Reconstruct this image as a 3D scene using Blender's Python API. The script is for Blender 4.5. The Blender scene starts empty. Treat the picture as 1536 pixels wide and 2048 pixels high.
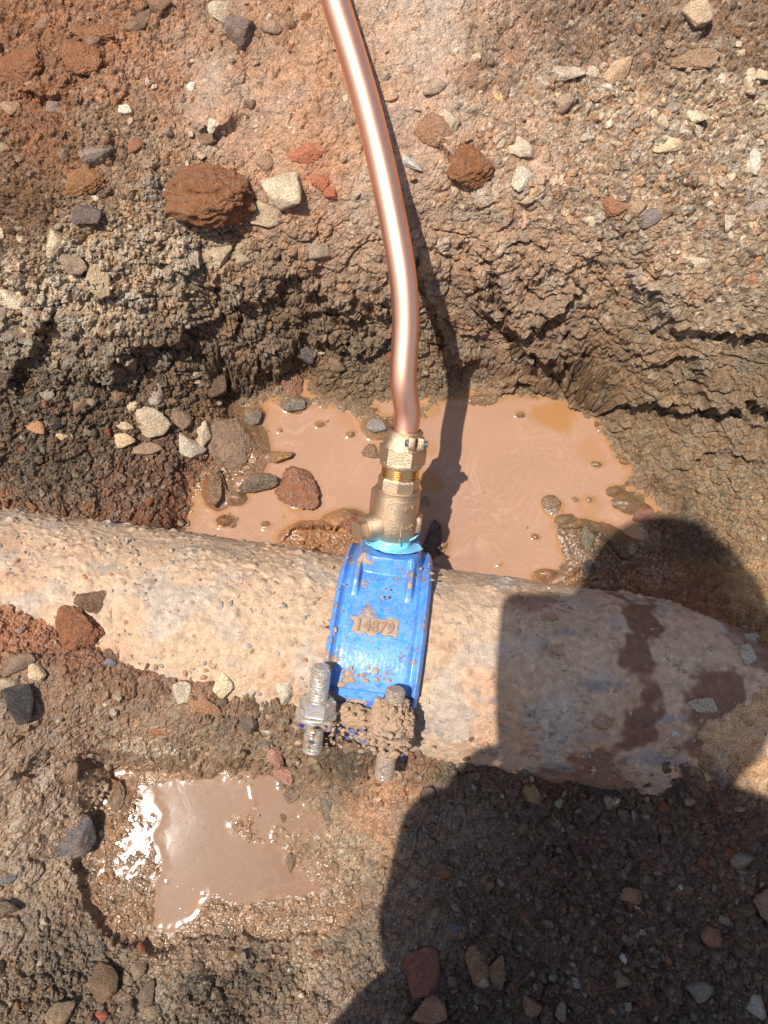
import bpy, bmesh, math, random
import numpy as np
from mathutils import Vector, Matrix

# ------------------------------------------------------------------ camera, sky, sun, exposure
scene = bpy.context.scene
COL = scene.collection
TILT = math.radians(15.0)
CAMP = np.array([0.0, -0.199, 0.744])
FPX = 1540.0
cam_d = bpy.data.cameras.new("camera")
cam = bpy.data.objects.new("camera", cam_d)
COL.objects.link(cam)
cam.location = CAMP
cam.rotation_euler = (TILT, 0, 0)
cam_d.sensor_fit = 'VERTICAL'
cam_d.sensor_height = 36.0
cam_d.lens = FPX / 2048 * 36.0
cam_d.clip_start = 0.01
cam_d.clip_end = 300
scene.camera = cam

SUN = np.array([-0.31, -0.136, 1.0])
SUN /= np.linalg.norm(SUN)
world = bpy.data.worlds.new("World")
scene.world = world
world.use_nodes = True
wn = world.node_tree.nodes
bg = wn["Background"]
sky = wn.new("ShaderNodeTexSky")
sky.sky_type = 'NISHITA'
sky.sun_disc = False
sky.sun_elevation = math.asin(SUN[2])
sky.sun_rotation = math.atan2(SUN[0], SUN[1])
sky.air_density = 1.0
sky.dust_density = 1.5
world.node_tree.links.new(sky.outputs[0], bg.inputs[0])
bg.inputs[1].default_value = 0.13
sl = bpy.data.lights.new("sun", 'SUN')
sl.energy = 4.6
sl.angle = math.radians(0.53)
sl.color = (1.0, 0.97, 0.93)
so = bpy.data.objects.new("sun", sl)
COL.objects.link(so)
so.location = (-3, -1.3, 9)
so.rotation_euler = Vector(SUN).to_track_quat('Z', 'Y').to_euler()
scene.view_settings.view_transform = 'Standard'
scene.view_settings.look = 'None'
scene.view_settings.gamma = 1.0
scene.view_settings.exposure = 0.53
scene.render.engine = 'CYCLES'
scene.cycles.max_bounces = 5
scene.cycles.use_denoising = True

rng = np.random.default_rng(11)
random.seed(5)

# ------------------------------------------------------------------ camera geometry (layout helper)
FWD = np.array([0, math.sin(TILT), -math.cos(TILT)])
UP = np.array([0, math.cos(TILT), math.sin(TILT)])


def ray(u, v):
    u = np.asarray(u, float); v = np.asarray(v, float)
    return (FWD + np.multiply.outer((u - 768) / FPX, np.array([1.0, 0, 0]))
            - np.multiply.outer((v - 1024) / FPX, UP))


def W(u, v, z):
    d = ray(u, v)
    t = (z - CAMP[2]) / d[..., 2]
    return CAMP + d * np.asarray(t)[..., None]


def lin(c):
    c = np.asarray(c, float) / 255.0
    return np.where(c <= 0.04045, c / 12.92, ((c + 0.055) / 1.055) ** 2.4)


ALB = 0.62            # photographed sunlit value -> base colour


def alb(c):
    return lin(c) * ALB


# ------------------------------------------------------------------ noise
PERM = np.random.default_rng(3).permutation(256).astype(np.int32)
PERM = np.concatenate([PERM, PERM])
_g = np.random.default_rng(4).normal(size=(256, 3))
GRAD = (_g / np.linalg.norm(_g, axis=1)[:, None]).astype(np.float32)
JIT = np.random.default_rng(6).random((256, 3)).astype(np.float32)
RND = np.random.default_rng(7).random((256, 4)).astype(np.float32)


def hsh(x, y, z):
    return PERM[PERM[PERM[x & 255] + (y & 255)] + (z & 255)]


def noise(P, s, off=0.0):
    """gradient noise, features about s metres across, range about -1..1"""
    q = (P / s + off).astype(np.float32)
    i = np.floor(q).astype(np.int32)
    f = q - i
    w = f * f * f * (f * (f * 6 - 15) + 10)
    r = 0
    for a in (0, 1):
        wa = w[:, 0] if a else 1 - w[:, 0]
        for b in (0, 1):
            wb = w[:, 1] if b else 1 - w[:, 1]
            for c in (0, 1):
                wc = w[:, 2] if c else 1 - w[:, 2]
                g = GRAD[hsh(i[:, 0] + a, i[:, 1] + b, i[:, 2] + c)]
                d = g[:, 0] * (f[:, 0] - a) + g[:, 1] * (f[:, 1] - b) + g[:, 2] * (f[:, 2] - c)
                r = r + wa * wb * wc * d
    return r * 1.6


def fbm(P, s, o=4, off=0.0, gain=0.5):
    r = 0; a = 1.0
    for k in range(o):
        r = r + a * noise(P, s, off + 13.7 * k)
        s *= 0.5; a *= gain
    return r


def worley(P, s, off=0.0, vec=False):
    q = (P / s + off).astype(np.float32)
    i = np.floor(q).astype(np.int32)
    f = q - i
    n = len(P)
    f1 = np.full(n, 9, np.float32); f2 = np.full(n, 9, np.float32)
    cid = np.zeros(n, np.int32)
    dv = np.zeros((n, 3), np.float32) if vec else None
    for a in (-1, 0, 1):
        for b in (-1, 0, 1):
            for c in (-1, 0, 1):
                h = hsh(i[:, 0] + a, i[:, 1] + b, i[:, 2] + c)
                J = JIT[h]
                d = (J[:, 0] + a - f[:, 0]) ** 2 + (J[:, 1] + b - f[:, 1]) ** 2 + (J[:, 2] + c - f[:, 2]) ** 2
                m = d < f1
                f2 = np.where(m, f1, np.minimum(f2, d))
                cid = np.where(m, h, cid)
                f1 = np.where(m, d, f1)
                if vec:
                    dv[m] = (f - J - np.array([a, b, c], np.float32))[m]
    if vec: return np.sqrt(f1), np.sqrt(f2), cid, dv
    return np.sqrt(f1), np.sqrt(f2), cid


def sstep(x, a, b):
    t = np.clip((x - a) / (b - a), 0, 1)
    return t * t * (3 - 2 * t)


# ------------------------------------------------------------------ object helpers
def mesh_np(name, V, F, mat=None, smooth=True, colors=None, attrs=None):
    me = bpy.data.meshes.new(name)
    V = np.asarray(V, np.float32); F = np.asarray(F, np.int32)
    k = F.shape[1]
    me.vertices.add(len(V)); me.vertices.foreach_set('co', V.ravel())
    me.loops.add(F.size); me.loops.foreach_set('vertex_index', F.ravel())
    me.polygons.add(len(F))
    me.polygons.foreach_set('loop_start', np.arange(0, F.size, k, dtype=np.int32))
    me.polygons.foreach_set('loop_total', np.full(len(F), k, np.int32))
    me.polygons.foreach_set('use_smooth', np.full(len(F), smooth, bool))
    if colors is not None:
        a = me.color_attributes.new('Col', 'FLOAT_COLOR', 'POINT')
        c = np.ones((len(V), 4), np.float32); c[:, :3] = colors
        a.data.foreach_set('color', c.ravel())
    for k2, v2 in (attrs or {}).items():
        a = me.attributes.new(k2, 'FLOAT', 'POINT')
        a.data.foreach_set('value', np.asarray(v2, np.float32))
    me.update(); me.validate()
    if mat: me.materials.append(mat)
    return me


def link(name, me, parent=None):
    o = bpy.data.objects.new(name, me)
    COL.objects.link(o)
    if parent: o.parent = parent
    return o


def tag(o, label=None, cat=None, group=None, kind=None):
    if label: o['label'] = label
    if cat: o['category'] = cat
    if group: o['group'] = group
    if kind: o['kind'] = kind
    return o


def empty(name, mat4, label, cat, group=None):
    o = bpy.data.objects.new(name, None)
    COL.objects.link(o)
    o.empty_display_size = 0.02
    o.matrix_world = mat4
    return tag(o, label, cat, group)


def grid_faces(nu, nv, wrap=False):
    a = np.arange(nu * nv).reshape(nv, nu)
    if wrap:
        b = np.concatenate([a, a[:, :1]], 1)
    else:
        b = a
    return np.stack([b[:-1, :-1], b[:-1, 1:], b[1:, 1:], b[1:, :-1]], -1).reshape(-1, 4)


def bm_obj(name, bm, mat, parent=None, smooth=False, angle=None):
    me = bpy.data.meshes.new(name)
    bmesh.ops.recalc_face_normals(bm, faces=bm.faces[:])
    bm.to_mesh(me); bm.free()
    for p in me.polygons: p.use_smooth = smooth
    if angle is not None:
        me.set_sharp_from_angle(angle=math.radians(angle))
    me.materials.append(mat)
    return link(name, me, parent)


def lathe(bm, prof, n=48, axis='z', M=None):
    """prof: list of (r, h) along local z; M optional 4x4"""
    rings = []
    for r, h in prof:
        ring = []
        for i in range(n):
            a = 2 * math.pi * i / n
            v = Vector((r * math.cos(a), r * math.sin(a), h))
            ring.append(bm.verts.new(M @ v if M else v))
        rings.append(ring)
    for A, B in zip(rings[:-1], rings[1:]):
        for i in range(n):
            bm.faces.new((A[i], A[(i + 1) % n], B[(i + 1) % n], B[i]))
    bm.faces.new(rings[0]); bm.faces.new(rings[-1])


def box(bm, c, s, M=None, bev=0.0):
    r = bmesh.ops.create_cube(bm, size=1.0)
    vs = r['verts']
    for v in vs:
        v.co = Vector((v.co.x * s[0] + c[0], v.co.y * s[1] + c[1], v.co.z * s[2] + c[2]))
        if M: v.co = M @ v.co
    if bev:
        es = list({e for v in vs for e in v.link_edges})
        bmesh.ops.bevel(bm, geom=es, offset=bev, segments=2, affect='EDGES', profile=0.5)


# ------------------------------------------------------------------ materials
def new_mat(name):
    m = bpy.data.materials.new(name); m.use_nodes = True
    return m, m.node_tree.nodes, m.node_tree.links, m.node_tree.nodes['Principled BSDF']


def N(nodes, t, **kw):
    n = nodes.new(t)
    for k, v in kw.items():
        if k in n.inputs.keys() if hasattr(n, 'inputs') else False:
            n.inputs[k].default_value = v
        else:
            setattr(n, k, v)
    return n


def tex_noise(nodes, links, co, scale, detail=4, rough=0.55, dist=0.0):
    n = nodes.new('ShaderNodeTexNoise')
    n.inputs['Scale'].default_value = scale
    n.inputs['Detail'].default_value = detail
    n.inputs['Roughness'].default_value = rough
    n.inputs['Distortion'].default_value = dist
    links.new(co, n.inputs['Vector'])
    return n.outputs['Fac']


def ramp(nodes, links, src, pts):
    r = nodes.new('ShaderNodeValToRGB')
    els = r.color_ramp.elements
    while len(els) < len(pts): els.new(0.5)
    for e, (p, c) in zip(els, pts):
        e.position = p
        e.color = (*c, 1) if len(c) == 3 else c
    links.new(src, r.inputs[0])
    return r.outputs[0]


def g3(v): return (v, v, v)


def mixc(nodes, links, fac, a, b, mode='MIX'):
    m = nodes.new('ShaderNodeMix'); m.data_type = 'RGBA'; m.blend_type = mode
    for sock, val in ((m.inputs[0], fac), (m.inputs[6], a), (m.inputs[7], b)):
        if hasattr(val, 'links'): links.new(val, sock)
        elif isinstance(val, (int, float)): sock.default_value = val
        else: sock.default_value = (*val, 1)
    return m.outputs[2]


def math_n(nodes, links, op, a, b=0.0, clamp=False):
    m = nodes.new('ShaderNodeMath'); m.operation = op; m.use_clamp = clamp
    for sock, val in ((m.inputs[0], a), (m.inputs[1], b)):
        if hasattr(val, 'links'): links.new(val, sock)
        else: sock.default_value = val
    return m.outputs[0]


def bump(nodes, links, h, dist, strength=1.0, normal=None):
    b = nodes.new('ShaderNodeBump')
    b.inputs['Distance'].default_value = dist
    b.inputs['Strength'].default_value = strength
    links.new(h, b.inputs['Height'])
    if normal: links.new(normal, b.inputs['Normal'])
    return b.outputs[0]


def soil_material(name, use_obj_color=False, wet_const=None, fine=1.0, dust=0.0, speck=1.0):
    """earth / stone: colour from the vertices (or the object), fine grain and wetness from nodes"""
    m, n, l, p = new_mat(name)
    tc = n.new('ShaderNodeTexCoord')
    if use_obj_color:
        geo = n.new('ShaderNodeNewGeometry'); co = geo.outputs['Position']
        oi = n.new('ShaderNodeObjectInfo'); col = oi.outputs['Color']
    else:
        co = tc.outputs['Object']
        at = n.new('ShaderNodeAttribute'); at.attribute_name = 'Col'; col = at.outputs['Color']
    sp = tex_noise(n, l, co, 900, 3, 0.7)
    sp2 = tex_noise(n, l, co, 130, 4, 0.6)
    v1 = ramp(n, l, sp, [(0.28, g3(1 - 0.55 * speck)), (0.5, g3(0.98)), (0.72, g3(1 + 0.75 * speck))])
    v2 = ramp(n, l, sp2, [(0.25, g3(0.72)), (0.5, g3(1.0)), (0.78, g3(1.25))])
    if dust:
        dn = tex_noise(n, l, co, 75, 6, 0.7, 1.0)
        col = mixc(n, l, ramp(n, l, dn, [(0.42, g3(0.0)), (0.62, g3(dust))]), col, tuple(alb((166, 130, 102))))
    c = mixc(n, l, 1.0, col, v1, 'MULTIPLY')
    c = mixc(n, l, 1.0, c, v2, 'MULTIPLY')
    if wet_const is None:
        aw = n.new('ShaderNodeAttribute'); aw.attribute_name = 'wet'; wet = aw.outputs['Fac']
    else:
        wet = None
    h = math_n(n, l, 'ADD', math_n(n, l, 'MULTIPLY', sp, 0.5), tex_noise(n, l, co, 380, 4, 0.65))
    bo = n.new('ShaderNodeBump'); bo.inputs['Distance'].default_value = 0.0016 * fine; bo.inputs['Strength'].default_value = 0.9
    l.new(h, bo.inputs['Height']); l.new(bo.outputs[0], p.inputs['Normal'])
    l.new(c, p.inputs['Base Color'])
    if wet is not None:
        wn_ = tex_noise(n, l, co, 60, 2, 0.5)
        wv = math_n(n, l, 'ADD', wet, math_n(n, l, 'MULTIPLY', math_n(n, l, 'SUBTRACT', wn_, 0.5), 0.7), True)
        ww = math_n(n, l, 'MULTIPLY', wv, wet, True)
        l.new(math_n(n, l, 'SUBTRACT', 0.95, math_n(n, l, 'MULTIPLY', ww, 0.62)), bo.inputs['Strength'])
        r = n.new('ShaderNodeMapRange')
        r.inputs['To Min'].default_value = 0.9; r.inputs['To Max'].default_value = 0.13
        l.new(ww, r.inputs['Value']); l.new(r.outputs[0], p.inputs['Roughness'])
        s = n.new('ShaderNodeMapRange')
        s.inputs['To Min'].default_value = 0.25; s.inputs['To Max'].default_value = 0.55
        l.new(ww, s.inputs['Value']); l.new(s.outputs[0], p.inputs['Specular IOR Level'])
    else:
        p.inputs['Roughness'].default_value = 0.9 - 0.68 * wet_const
        p.inputs['Specular IOR Level'].default_value = 0.25 + 0.35 * wet_const
    return m


M_soil = soil_material('soil')
M_gravel = soil_material('gravel')
M_crust = soil_material('dried_mud_crust', fine=0.8, speck=0.45)
M_stone = soil_material('dry_stone', True, 0.0, 1.6, 0.35)
M_wstone = soil_material('wet_stone', True, 1.02, 1.3, 0.5)

# ------------------------------------------------------------------ the lay of the land
ALPHA = math.radians(8.0)
E3 = np.array([math.cos(ALPHA), -math.sin(ALPHA), 0]); N3 = np.array([math.sin(ALPHA), math.cos(ALPHA), 0]); K3 = np.array([0, 0, 1.0])
PO = np.array([-0.007, -0.145, 0.02])      # a point of the main's axis, under the saddle
PR = 0.09                                  # its radius
HC = """-150,-100,.262 400,-100,.262 768,-100,.264 1200,-100,.264 1700,-100,.262
0,0,.25 400,0,.25 768,0,.252 1150,0,.252 1536,0,.25
0,215,.222 400,215,.225 768,215,.226 1150,215,.226 1536,215,.225
0,350,.202 400,350,.202 768,350,.204 1150,350,.205 1536,350,.207
0,440,.186 400,440,.185 768,440,.186 1150,440,.188 1536,440,.195
0,520,.176 250,520,.172 400,510,.162 600,520,.154 768,530,.150 950,530,.152 1150,530,.160 1350,530,.176 1536,530,.182
0,600,.158 180,600,.154 290,600,.144 400,600,.128 500,600,.112 680,600,.104 850,600,.104 1000,600,.108 1150,600,.125 1300,610,.15 1536,610,.165
0,680,.128 160,680,.118 290,690,.098 400,690,.08 600,690,.052 750,690,.048 900,690,.050 1050,690,.058 1200,690,.080 1350,700,.12 1536,700,.142
0,760,.095 200,760,.075 400,760,.042 600,755,.012 768,770,.012 900,760,.01 1050,765,.012 1150,760,.018 1250,770,.040 1400,780,.085 1536,780,.115
0,850,.066 200,850,.054 350,850,.034 430,830,.02 1230,860,.008 1300,850,.03 1400,850,.062 1536,860,.095
0,950,.05 150,950,.042 300,950,.026 390,950,.008 1275,940,.006 1360,950,.03 1450,950,.06 1600,950,.095
0,1020,.052 150,1020,.04 300,1020,.022 1340,1010,.007 1420,1020,.035 1536,1040,.075
1140,1075,.004 1250,1120,.006 1330,1090,.008 1400,1110,.026 1470,1120,.05 1600,1120,.09
1250,1185,.028 1400,1215,.075 1536,1250,.098 1480,1290,.082
650,900,-.012 1000,900,-.014 1000,1050,-.014 850,1000,-.014 480,1040,-.006 900,1140,-.01 600,840,-.006
620,1065,.004 700,1080,.006 200,1080,.035 0,1100,.06 300,1150,.05 768,1250,.0 1000,1300,.0 1300,1350,.04 500,1250,.04
-100,1250,.13 0,1250,.122 60,1300,.121 200,1345,.113 400,1395,.105 560,1410,.098 640,1490,.084 720,1510,.080 790,1540,.068 850,1500,.066 1000,1505,.064 1150,1562,.055 1300,1500,.088 1420,1440,.108 1520,1400,.112 1600,1400,.115 1300,1600,.055
0,1500,.1 200,1480,.078 400,1490,.052 600,1510,.042 0,1650,.070 90,1700,.044 100,1850,.036 230,1620,.02 400,1700,.012 500,1750,.012 250,1780,.018 620,1780,.017
700,1650,.026 640,1580,.026 230,1930,.031 0,2000,.06 430,1900,.032 600,1930,.03 768,1800,.03 900,1700,.034 1100,1700,.038 1300,1700,.045 1600,1700,.065
1000,1950,.038 1300,1950,.045 1600,2000,.055 600,2120,.045 0,2150,.06 1200,2150,.045"""
hc = np.array([[float(a) for a in t.split(',')] for t in HC.split()])
HP = W(hc[:, 0], hc[:, 1], hc[:, 2])[:, :2]
HZ = hc[:, 2]
_k = lambda r2: np.sqrt(r2 + 0.012 ** 2)
_A = _k(((HP[:, None] - HP[None]) ** 2).sum(-1)) + 0.0
_n = len(HP)
_M = np.zeros((_n + 1, _n + 1)); _M[:_n, :_n] = _A - np.eye(_n) * 0.006; _M[:_n, _n] = _M[_n, :_n] = 1
_w = np.linalg.solve(_M, np.append(HZ, 0)); _c0 = _w[-1]; _w = _w[:-1]


def base_h(xy):
    out = np.full(len(xy), _c0)
    for k in range(0, len(xy), 60000):
        q = xy[k:k + 60000]
        out[k:k + 60000] += _k((q[:, None, 0] - HP[None, :, 0]) ** 2 + (q[:, None, 1] - HP[None, :, 1]) ** 2) @ _w
    return out


# non-uniform sheet: fine where the picture is, ever coarser to the horizon
def grow(n, s0, g=1.17):
    return np.cumsum(s0 * g ** np.arange(1, n + 1))


xin = np.linspace(-0.40, 0.40, 800)
g1 = grow(58, 0.0015)
xs = np.concatenate([-0.40 - g1[::-1], xin, 0.40 + g1])
yk = np.array([-0.48, 0.09, 0.10, 0.215, 0.225, 0.40]); dens = np.array([1 / .00105, 1 / .00105, 1 / .0005, 1 / .0005, 1 / .00105, 1 / .00115])
yy = np.linspace(-0.48, 0.40, 20001)
cum = np.concatenate([[0], np.cumsum(np.interp(0.5 * (yy[1:] + yy[:-1]), yk, dens) * np.diff(yy))])
nyin = int(cum[-1])
yin = np.interp(np.linspace(0, cum[-1], nyin), cum, yy)
ys = np.concatenate([-0.48 - g1[::-1], yin, 0.40 + g1])
NX, NY = len(xs), len(ys)
GX, GY = np.meshgrid(xs, ys)
XY = np.stack([GX.ravel(), GY.ravel()], 1)

cx = np.clip(XY[:, 0], -0.45, 0.45); cy = np.clip(XY[:, 1], -0.5, 0.42)
Z0 = base_h(np.stack([cx, cy], 1))
# away from the picture the trench runs on, its sides rising to the street's level
far = np.maximum(np.abs(XY[:, 0]) - 0.42, 0)
yb = XY[:, 1]; X0_ = XY[:, 0]
rise = sstep(np.abs(X0_), 0.55, 1.1) * 0.16 + sstep(yb, 0.40, 1.0) * 0.20 + sstep(-yb, 1.15, 1.9) * 0.38
prof = np.interp(yb, [-1.2, -0.5, -0.3, -0.24, -0.05, 0.1, 0.14, 0.2, 0.42], [.06, .05, .045, .07, .04, .02, .03, .15, .26])
fb = sstep(far, 0.0, 0.35)
Z0 = Z0 * (1 - fb) + prof * fb + rise
P3 = np.column_stack([XY, Z0]).astype(np.float32)
EDGE = 1 - sstep(np.maximum(far, np.maximum(yb - 0.42, -0.5 - yb)), 0.0, 0.6)   # fine relief fades far out

# puddles ------------------------------------------------------------
PUD1 = np.array([(470,800),(500,808),(550,797),(580,790),(612,768),(640,812),(690,818),(730,838),(765,852),(828,850),(888,812),(933,782),(978,790),(1068,800),(1118,790),(1168,815),(1203,860),(1218,900),(1253,940),(1243,975),(1298,990),(1323,1018),(1275,1045),(1293,1080),(1250,1108),(1203,1070),(1160,1050),(1120,1055),(1128,1100),(1153,1140),(1108,1165),(993,1200),(893,1200),(740,1160),(722,1062),(690,1050),(600,1050),(560,1080),(540,1130),(450,1120),(370,1090),(388,1010),(400,960),(440,955),(455,1010),(475,985),(470,960),(515,940),(525,910),(505,870),(480,840)], float)
PUD2 = np.array([(300,1562),(335,1554),(425,1547),(500,1560),(512,1600),(470,1650),(490,1685),(565,1680),(585,1730),(650,1780),(550,1808),(450,1802),(425,1790),(390,1840),(340,1870),(305,1850),(310,1775),(320,1740),(300,1675),(322,1630),(300,1595)], float)
SLUR = np.array([(225,1535),(430,1540),(540,1555),(600,1620),(640,1700),(720,1780),(700,1860),(560,1880),(430,1870),(330,1900),(240,1880),(180,1810),(158,1725),(180,1650),(215,1590)], float)
LV1, LV2 = 0.0, 0.018


def sdf(poly, q):
    d = np.full(len(q), 1e9); ins = np.zeros(len(q), bool)
    n = len(poly)
    for i in range(n):
        a = poly[i]; b = poly[(i + 1) % n]
        e = b - a; w = q - a
        t = np.clip((w @ e) / (e @ e), 0, 1)
        d = np.minimum(d, ((w - t[:, None] * e) ** 2).sum(1))
        c = (a[1] > q[:, 1]) != (b[1] > q[:, 1])
        xi = a[0] + (q[:, 1] - a[1]) / (b[1] - a[1] + 1e-12) * e[0]
        ins ^= c & (q[:, 0] < xi)
    return np.where(ins, -1, 1) * np.sqrt(d)


def bil(gx, gy, G, x, y):
    x = np.clip(x, gx[0], gx[-1]); y = np.clip(y, gy[0], gy[-1])
    i = np.clip(np.searchsorted(gx, x) - 1, 0, len(gx) - 2); j = np.clip(np.searchsorted(gy, y) - 1, 0, len(gy) - 2)
    fx = (x - gx[i]) / (gx[i + 1] - gx[i]); fy = (y - gy[j]) / (gy[j + 1] - gy[j])
    return (G[j, i] * (1 - fx) * (1 - fy) + G[j, i + 1] * fx * (1 - fy) + G[j + 1, i] * (1 - fx) * fy + G[j + 1, i + 1] * fx * fy)


cgx = np.arange(-0.42, 0.42, 0.0025); cgy = np.arange(-0.5, 0.25, 0.0025)
CX, CY = np.meshgrid(cgx, cgy); CQ = np.stack([CX.ravel(), CY.ravel()], 1)


def field(poly, z):
    S = sdf(W(poly[:, 0], poly[:, 1], z)[:, :2], CQ).reshape(CX.shape)
    return lambda x, y: bil(cgx, cgy, S, x, y)


F1_, F2_, F3_ = field(PUD1, LV1), field(PUD2, LV2), field(SLUR, 0.02)
wob = noise(P3, 0.02) * 0.0035 + noise(P3, 0.008, 5) * 0.0022 + noise(P3, 0.0035, 9) * 0.001
X_, Y_ = XY[:, 0], XY[:, 1]
inb = (np.abs(X_) < 0.42) & (Y_ > -0.5) & (Y_ < 0.25)
sd1 = np.where(inb, F1_(X_, Y_) + wob, 1.0)
sd2 = np.where(inb, F2_(X_, Y_) + wob * 1.2, 1.0)
sd3 = np.where(inb, F3_(X_, Y_) + wob * 1.3, 1.0)

# islands standing in the puddle (u, v, rx, ry px, height)
isl = [(640,850,16,10,.001),(700,870,14,10,.0015),(560,860,12,9,.001),(690,930,12,9,.001),(620,905,10,8,.0008),(450,1045,26,14,.003),(530,1050,16,10,.001),(1040,830,14,8,.001),(1190,930,20,12,.001),(1225,985,18,12,.002),(1150,1000,14,10,.001),(1070,1075,14,10,.001),(1000,1130,16,8,.001),(1090,1150,26,12,.003),(960,800,30,10,.001),(1130,1040,20,12,.002),(465,890,62,62,.012),(590,980,50,42,.004),(515,967,44,20,.004),(560,915,30,14,.003),(430,985,22,40,.004),(475,1000,22,14,.002),(700,1045,45,30,.006),(640,1070,60,24,.005),(1100,1005,34,30,.002),(1200,1085,60,40,.004),(1180,1000,20,16,.001),(880,1085,34,60,.006),(850,1010,22,28,.001),(755,860,30,26,.004),(740,905,24,22,.002),(590,810,30,18,.003),(510,835,26,20,.003),(1250,1010,36,20,.003),(1230,1150,90,36,.007)]
Iz = np.zeros(len(XY))
for (u, v, rx, ry, h) in isl:
    c = W(u, v, 0)
    d2 = ((X_ - c[0]) / (rx * .00048)) ** 2 + ((Y_ - c[1]) / (ry * .00048)) ** 2
    Iz = np.maximum(Iz, np.where(d2 < 6, (h + 0.010) * np.exp(-d2 * 0.9), 0))

# broken ledges in the bank: (height, overhang, points in picture px with a height guess)
LED = [
    (.017, .013, [(130,742),(200,728),(262,706),(320,680),(380,655),(430,640)], .10),
    (.012, .008, [(0,775),(50,765),(90,738),(130,690),(170,672)], .09),
    (.011, .008, [(420,575),(470,606),(520,600),(590,575),(640,592),(700,603),(760,612)], .115),
    (.008, .006, [(470,700),(540,690),(600,655),(690,668),(770,655),(830,620)], .085),
    (.014, .010, [(820,560),(870,600),(905,645),(945,655),(980,640)], .11),
    (.012, .010, [(930,530),(985,560),(1040,575),(1110,575),(1180,570)], .15),
    (.020, .014, [(960,590),(1020,640),(1075,672),(1150,682),(1200,722),(1290,760),(1380,792),(1470,800),(1560,840)], .09),
    (.013, .010, [(1240,545),(1275,585),(1315,612),(1400,640),(1480,660),(1560,680)], .15),
    (.010, .008, [(1290,690),(1370,715),(1430,765),(1500,800),(1560,850)], .115),
    (.010, .008, [(980,745),(1060,742),(1120,766),(1190,770)], .035),
    (.008, .006, [(640,560),(700,545),(760,560),(830,540)], .15),
    (.008, .006, [(1380,900),(1440,880),(1500,900),(1560,915)], .09),
    (.009, .006, [(20,170),(60,185),(110,180),(140,150)], .235),
    (.008, .005, [(380,250),(430,262),(500,240)], .22),
    (.010, .007, [(860,255),(880,285),(905,300),(930,296)], .22),
    (.007, .006, [(1030,495),(1060,510),(1120,500)], .17),
]
ledge = np.zeros(len(XY)); shift = np.zeros(len(XY)); groove = np.zeros(len(XY))
nl = noise(P3, 0.03, 21) * 0.006 + noise(P3, 0.010, 22) * 0.0045 + noise(P3, 0.004, 23) * 0.0015
for h, ov, pts, zg in LED:
    p = np.array(pts, float); w = W(p[:, 0], p[:, 1], zg)
    o = np.argsort(w[:, 0]); wx = w[o, 0]; wy = w[o, 1]
    yl = np.interp(X_, wx, wy)
    m = sstep(X_, wx[0] - 0.005, wx[0] + 0.02) * (1 - sstep(X_, wx[-1] - 0.02, wx[-1] + 0.005))
    d = Y_ - yl + nl
    st = sstep(d, -0.0015, 0.0015) * np.exp(-np.maximum(d, 0) / 0.035)
    ledge += m * h * st
    shift += m * ov * sstep(d, -0.001, 0.003) * np.exp(-np.maximum(d - 0.004, 0) / 0.02)
    groove += m * h * 0.55 * np.exp(-((d + 0.003) / 0.004) ** 2)

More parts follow.
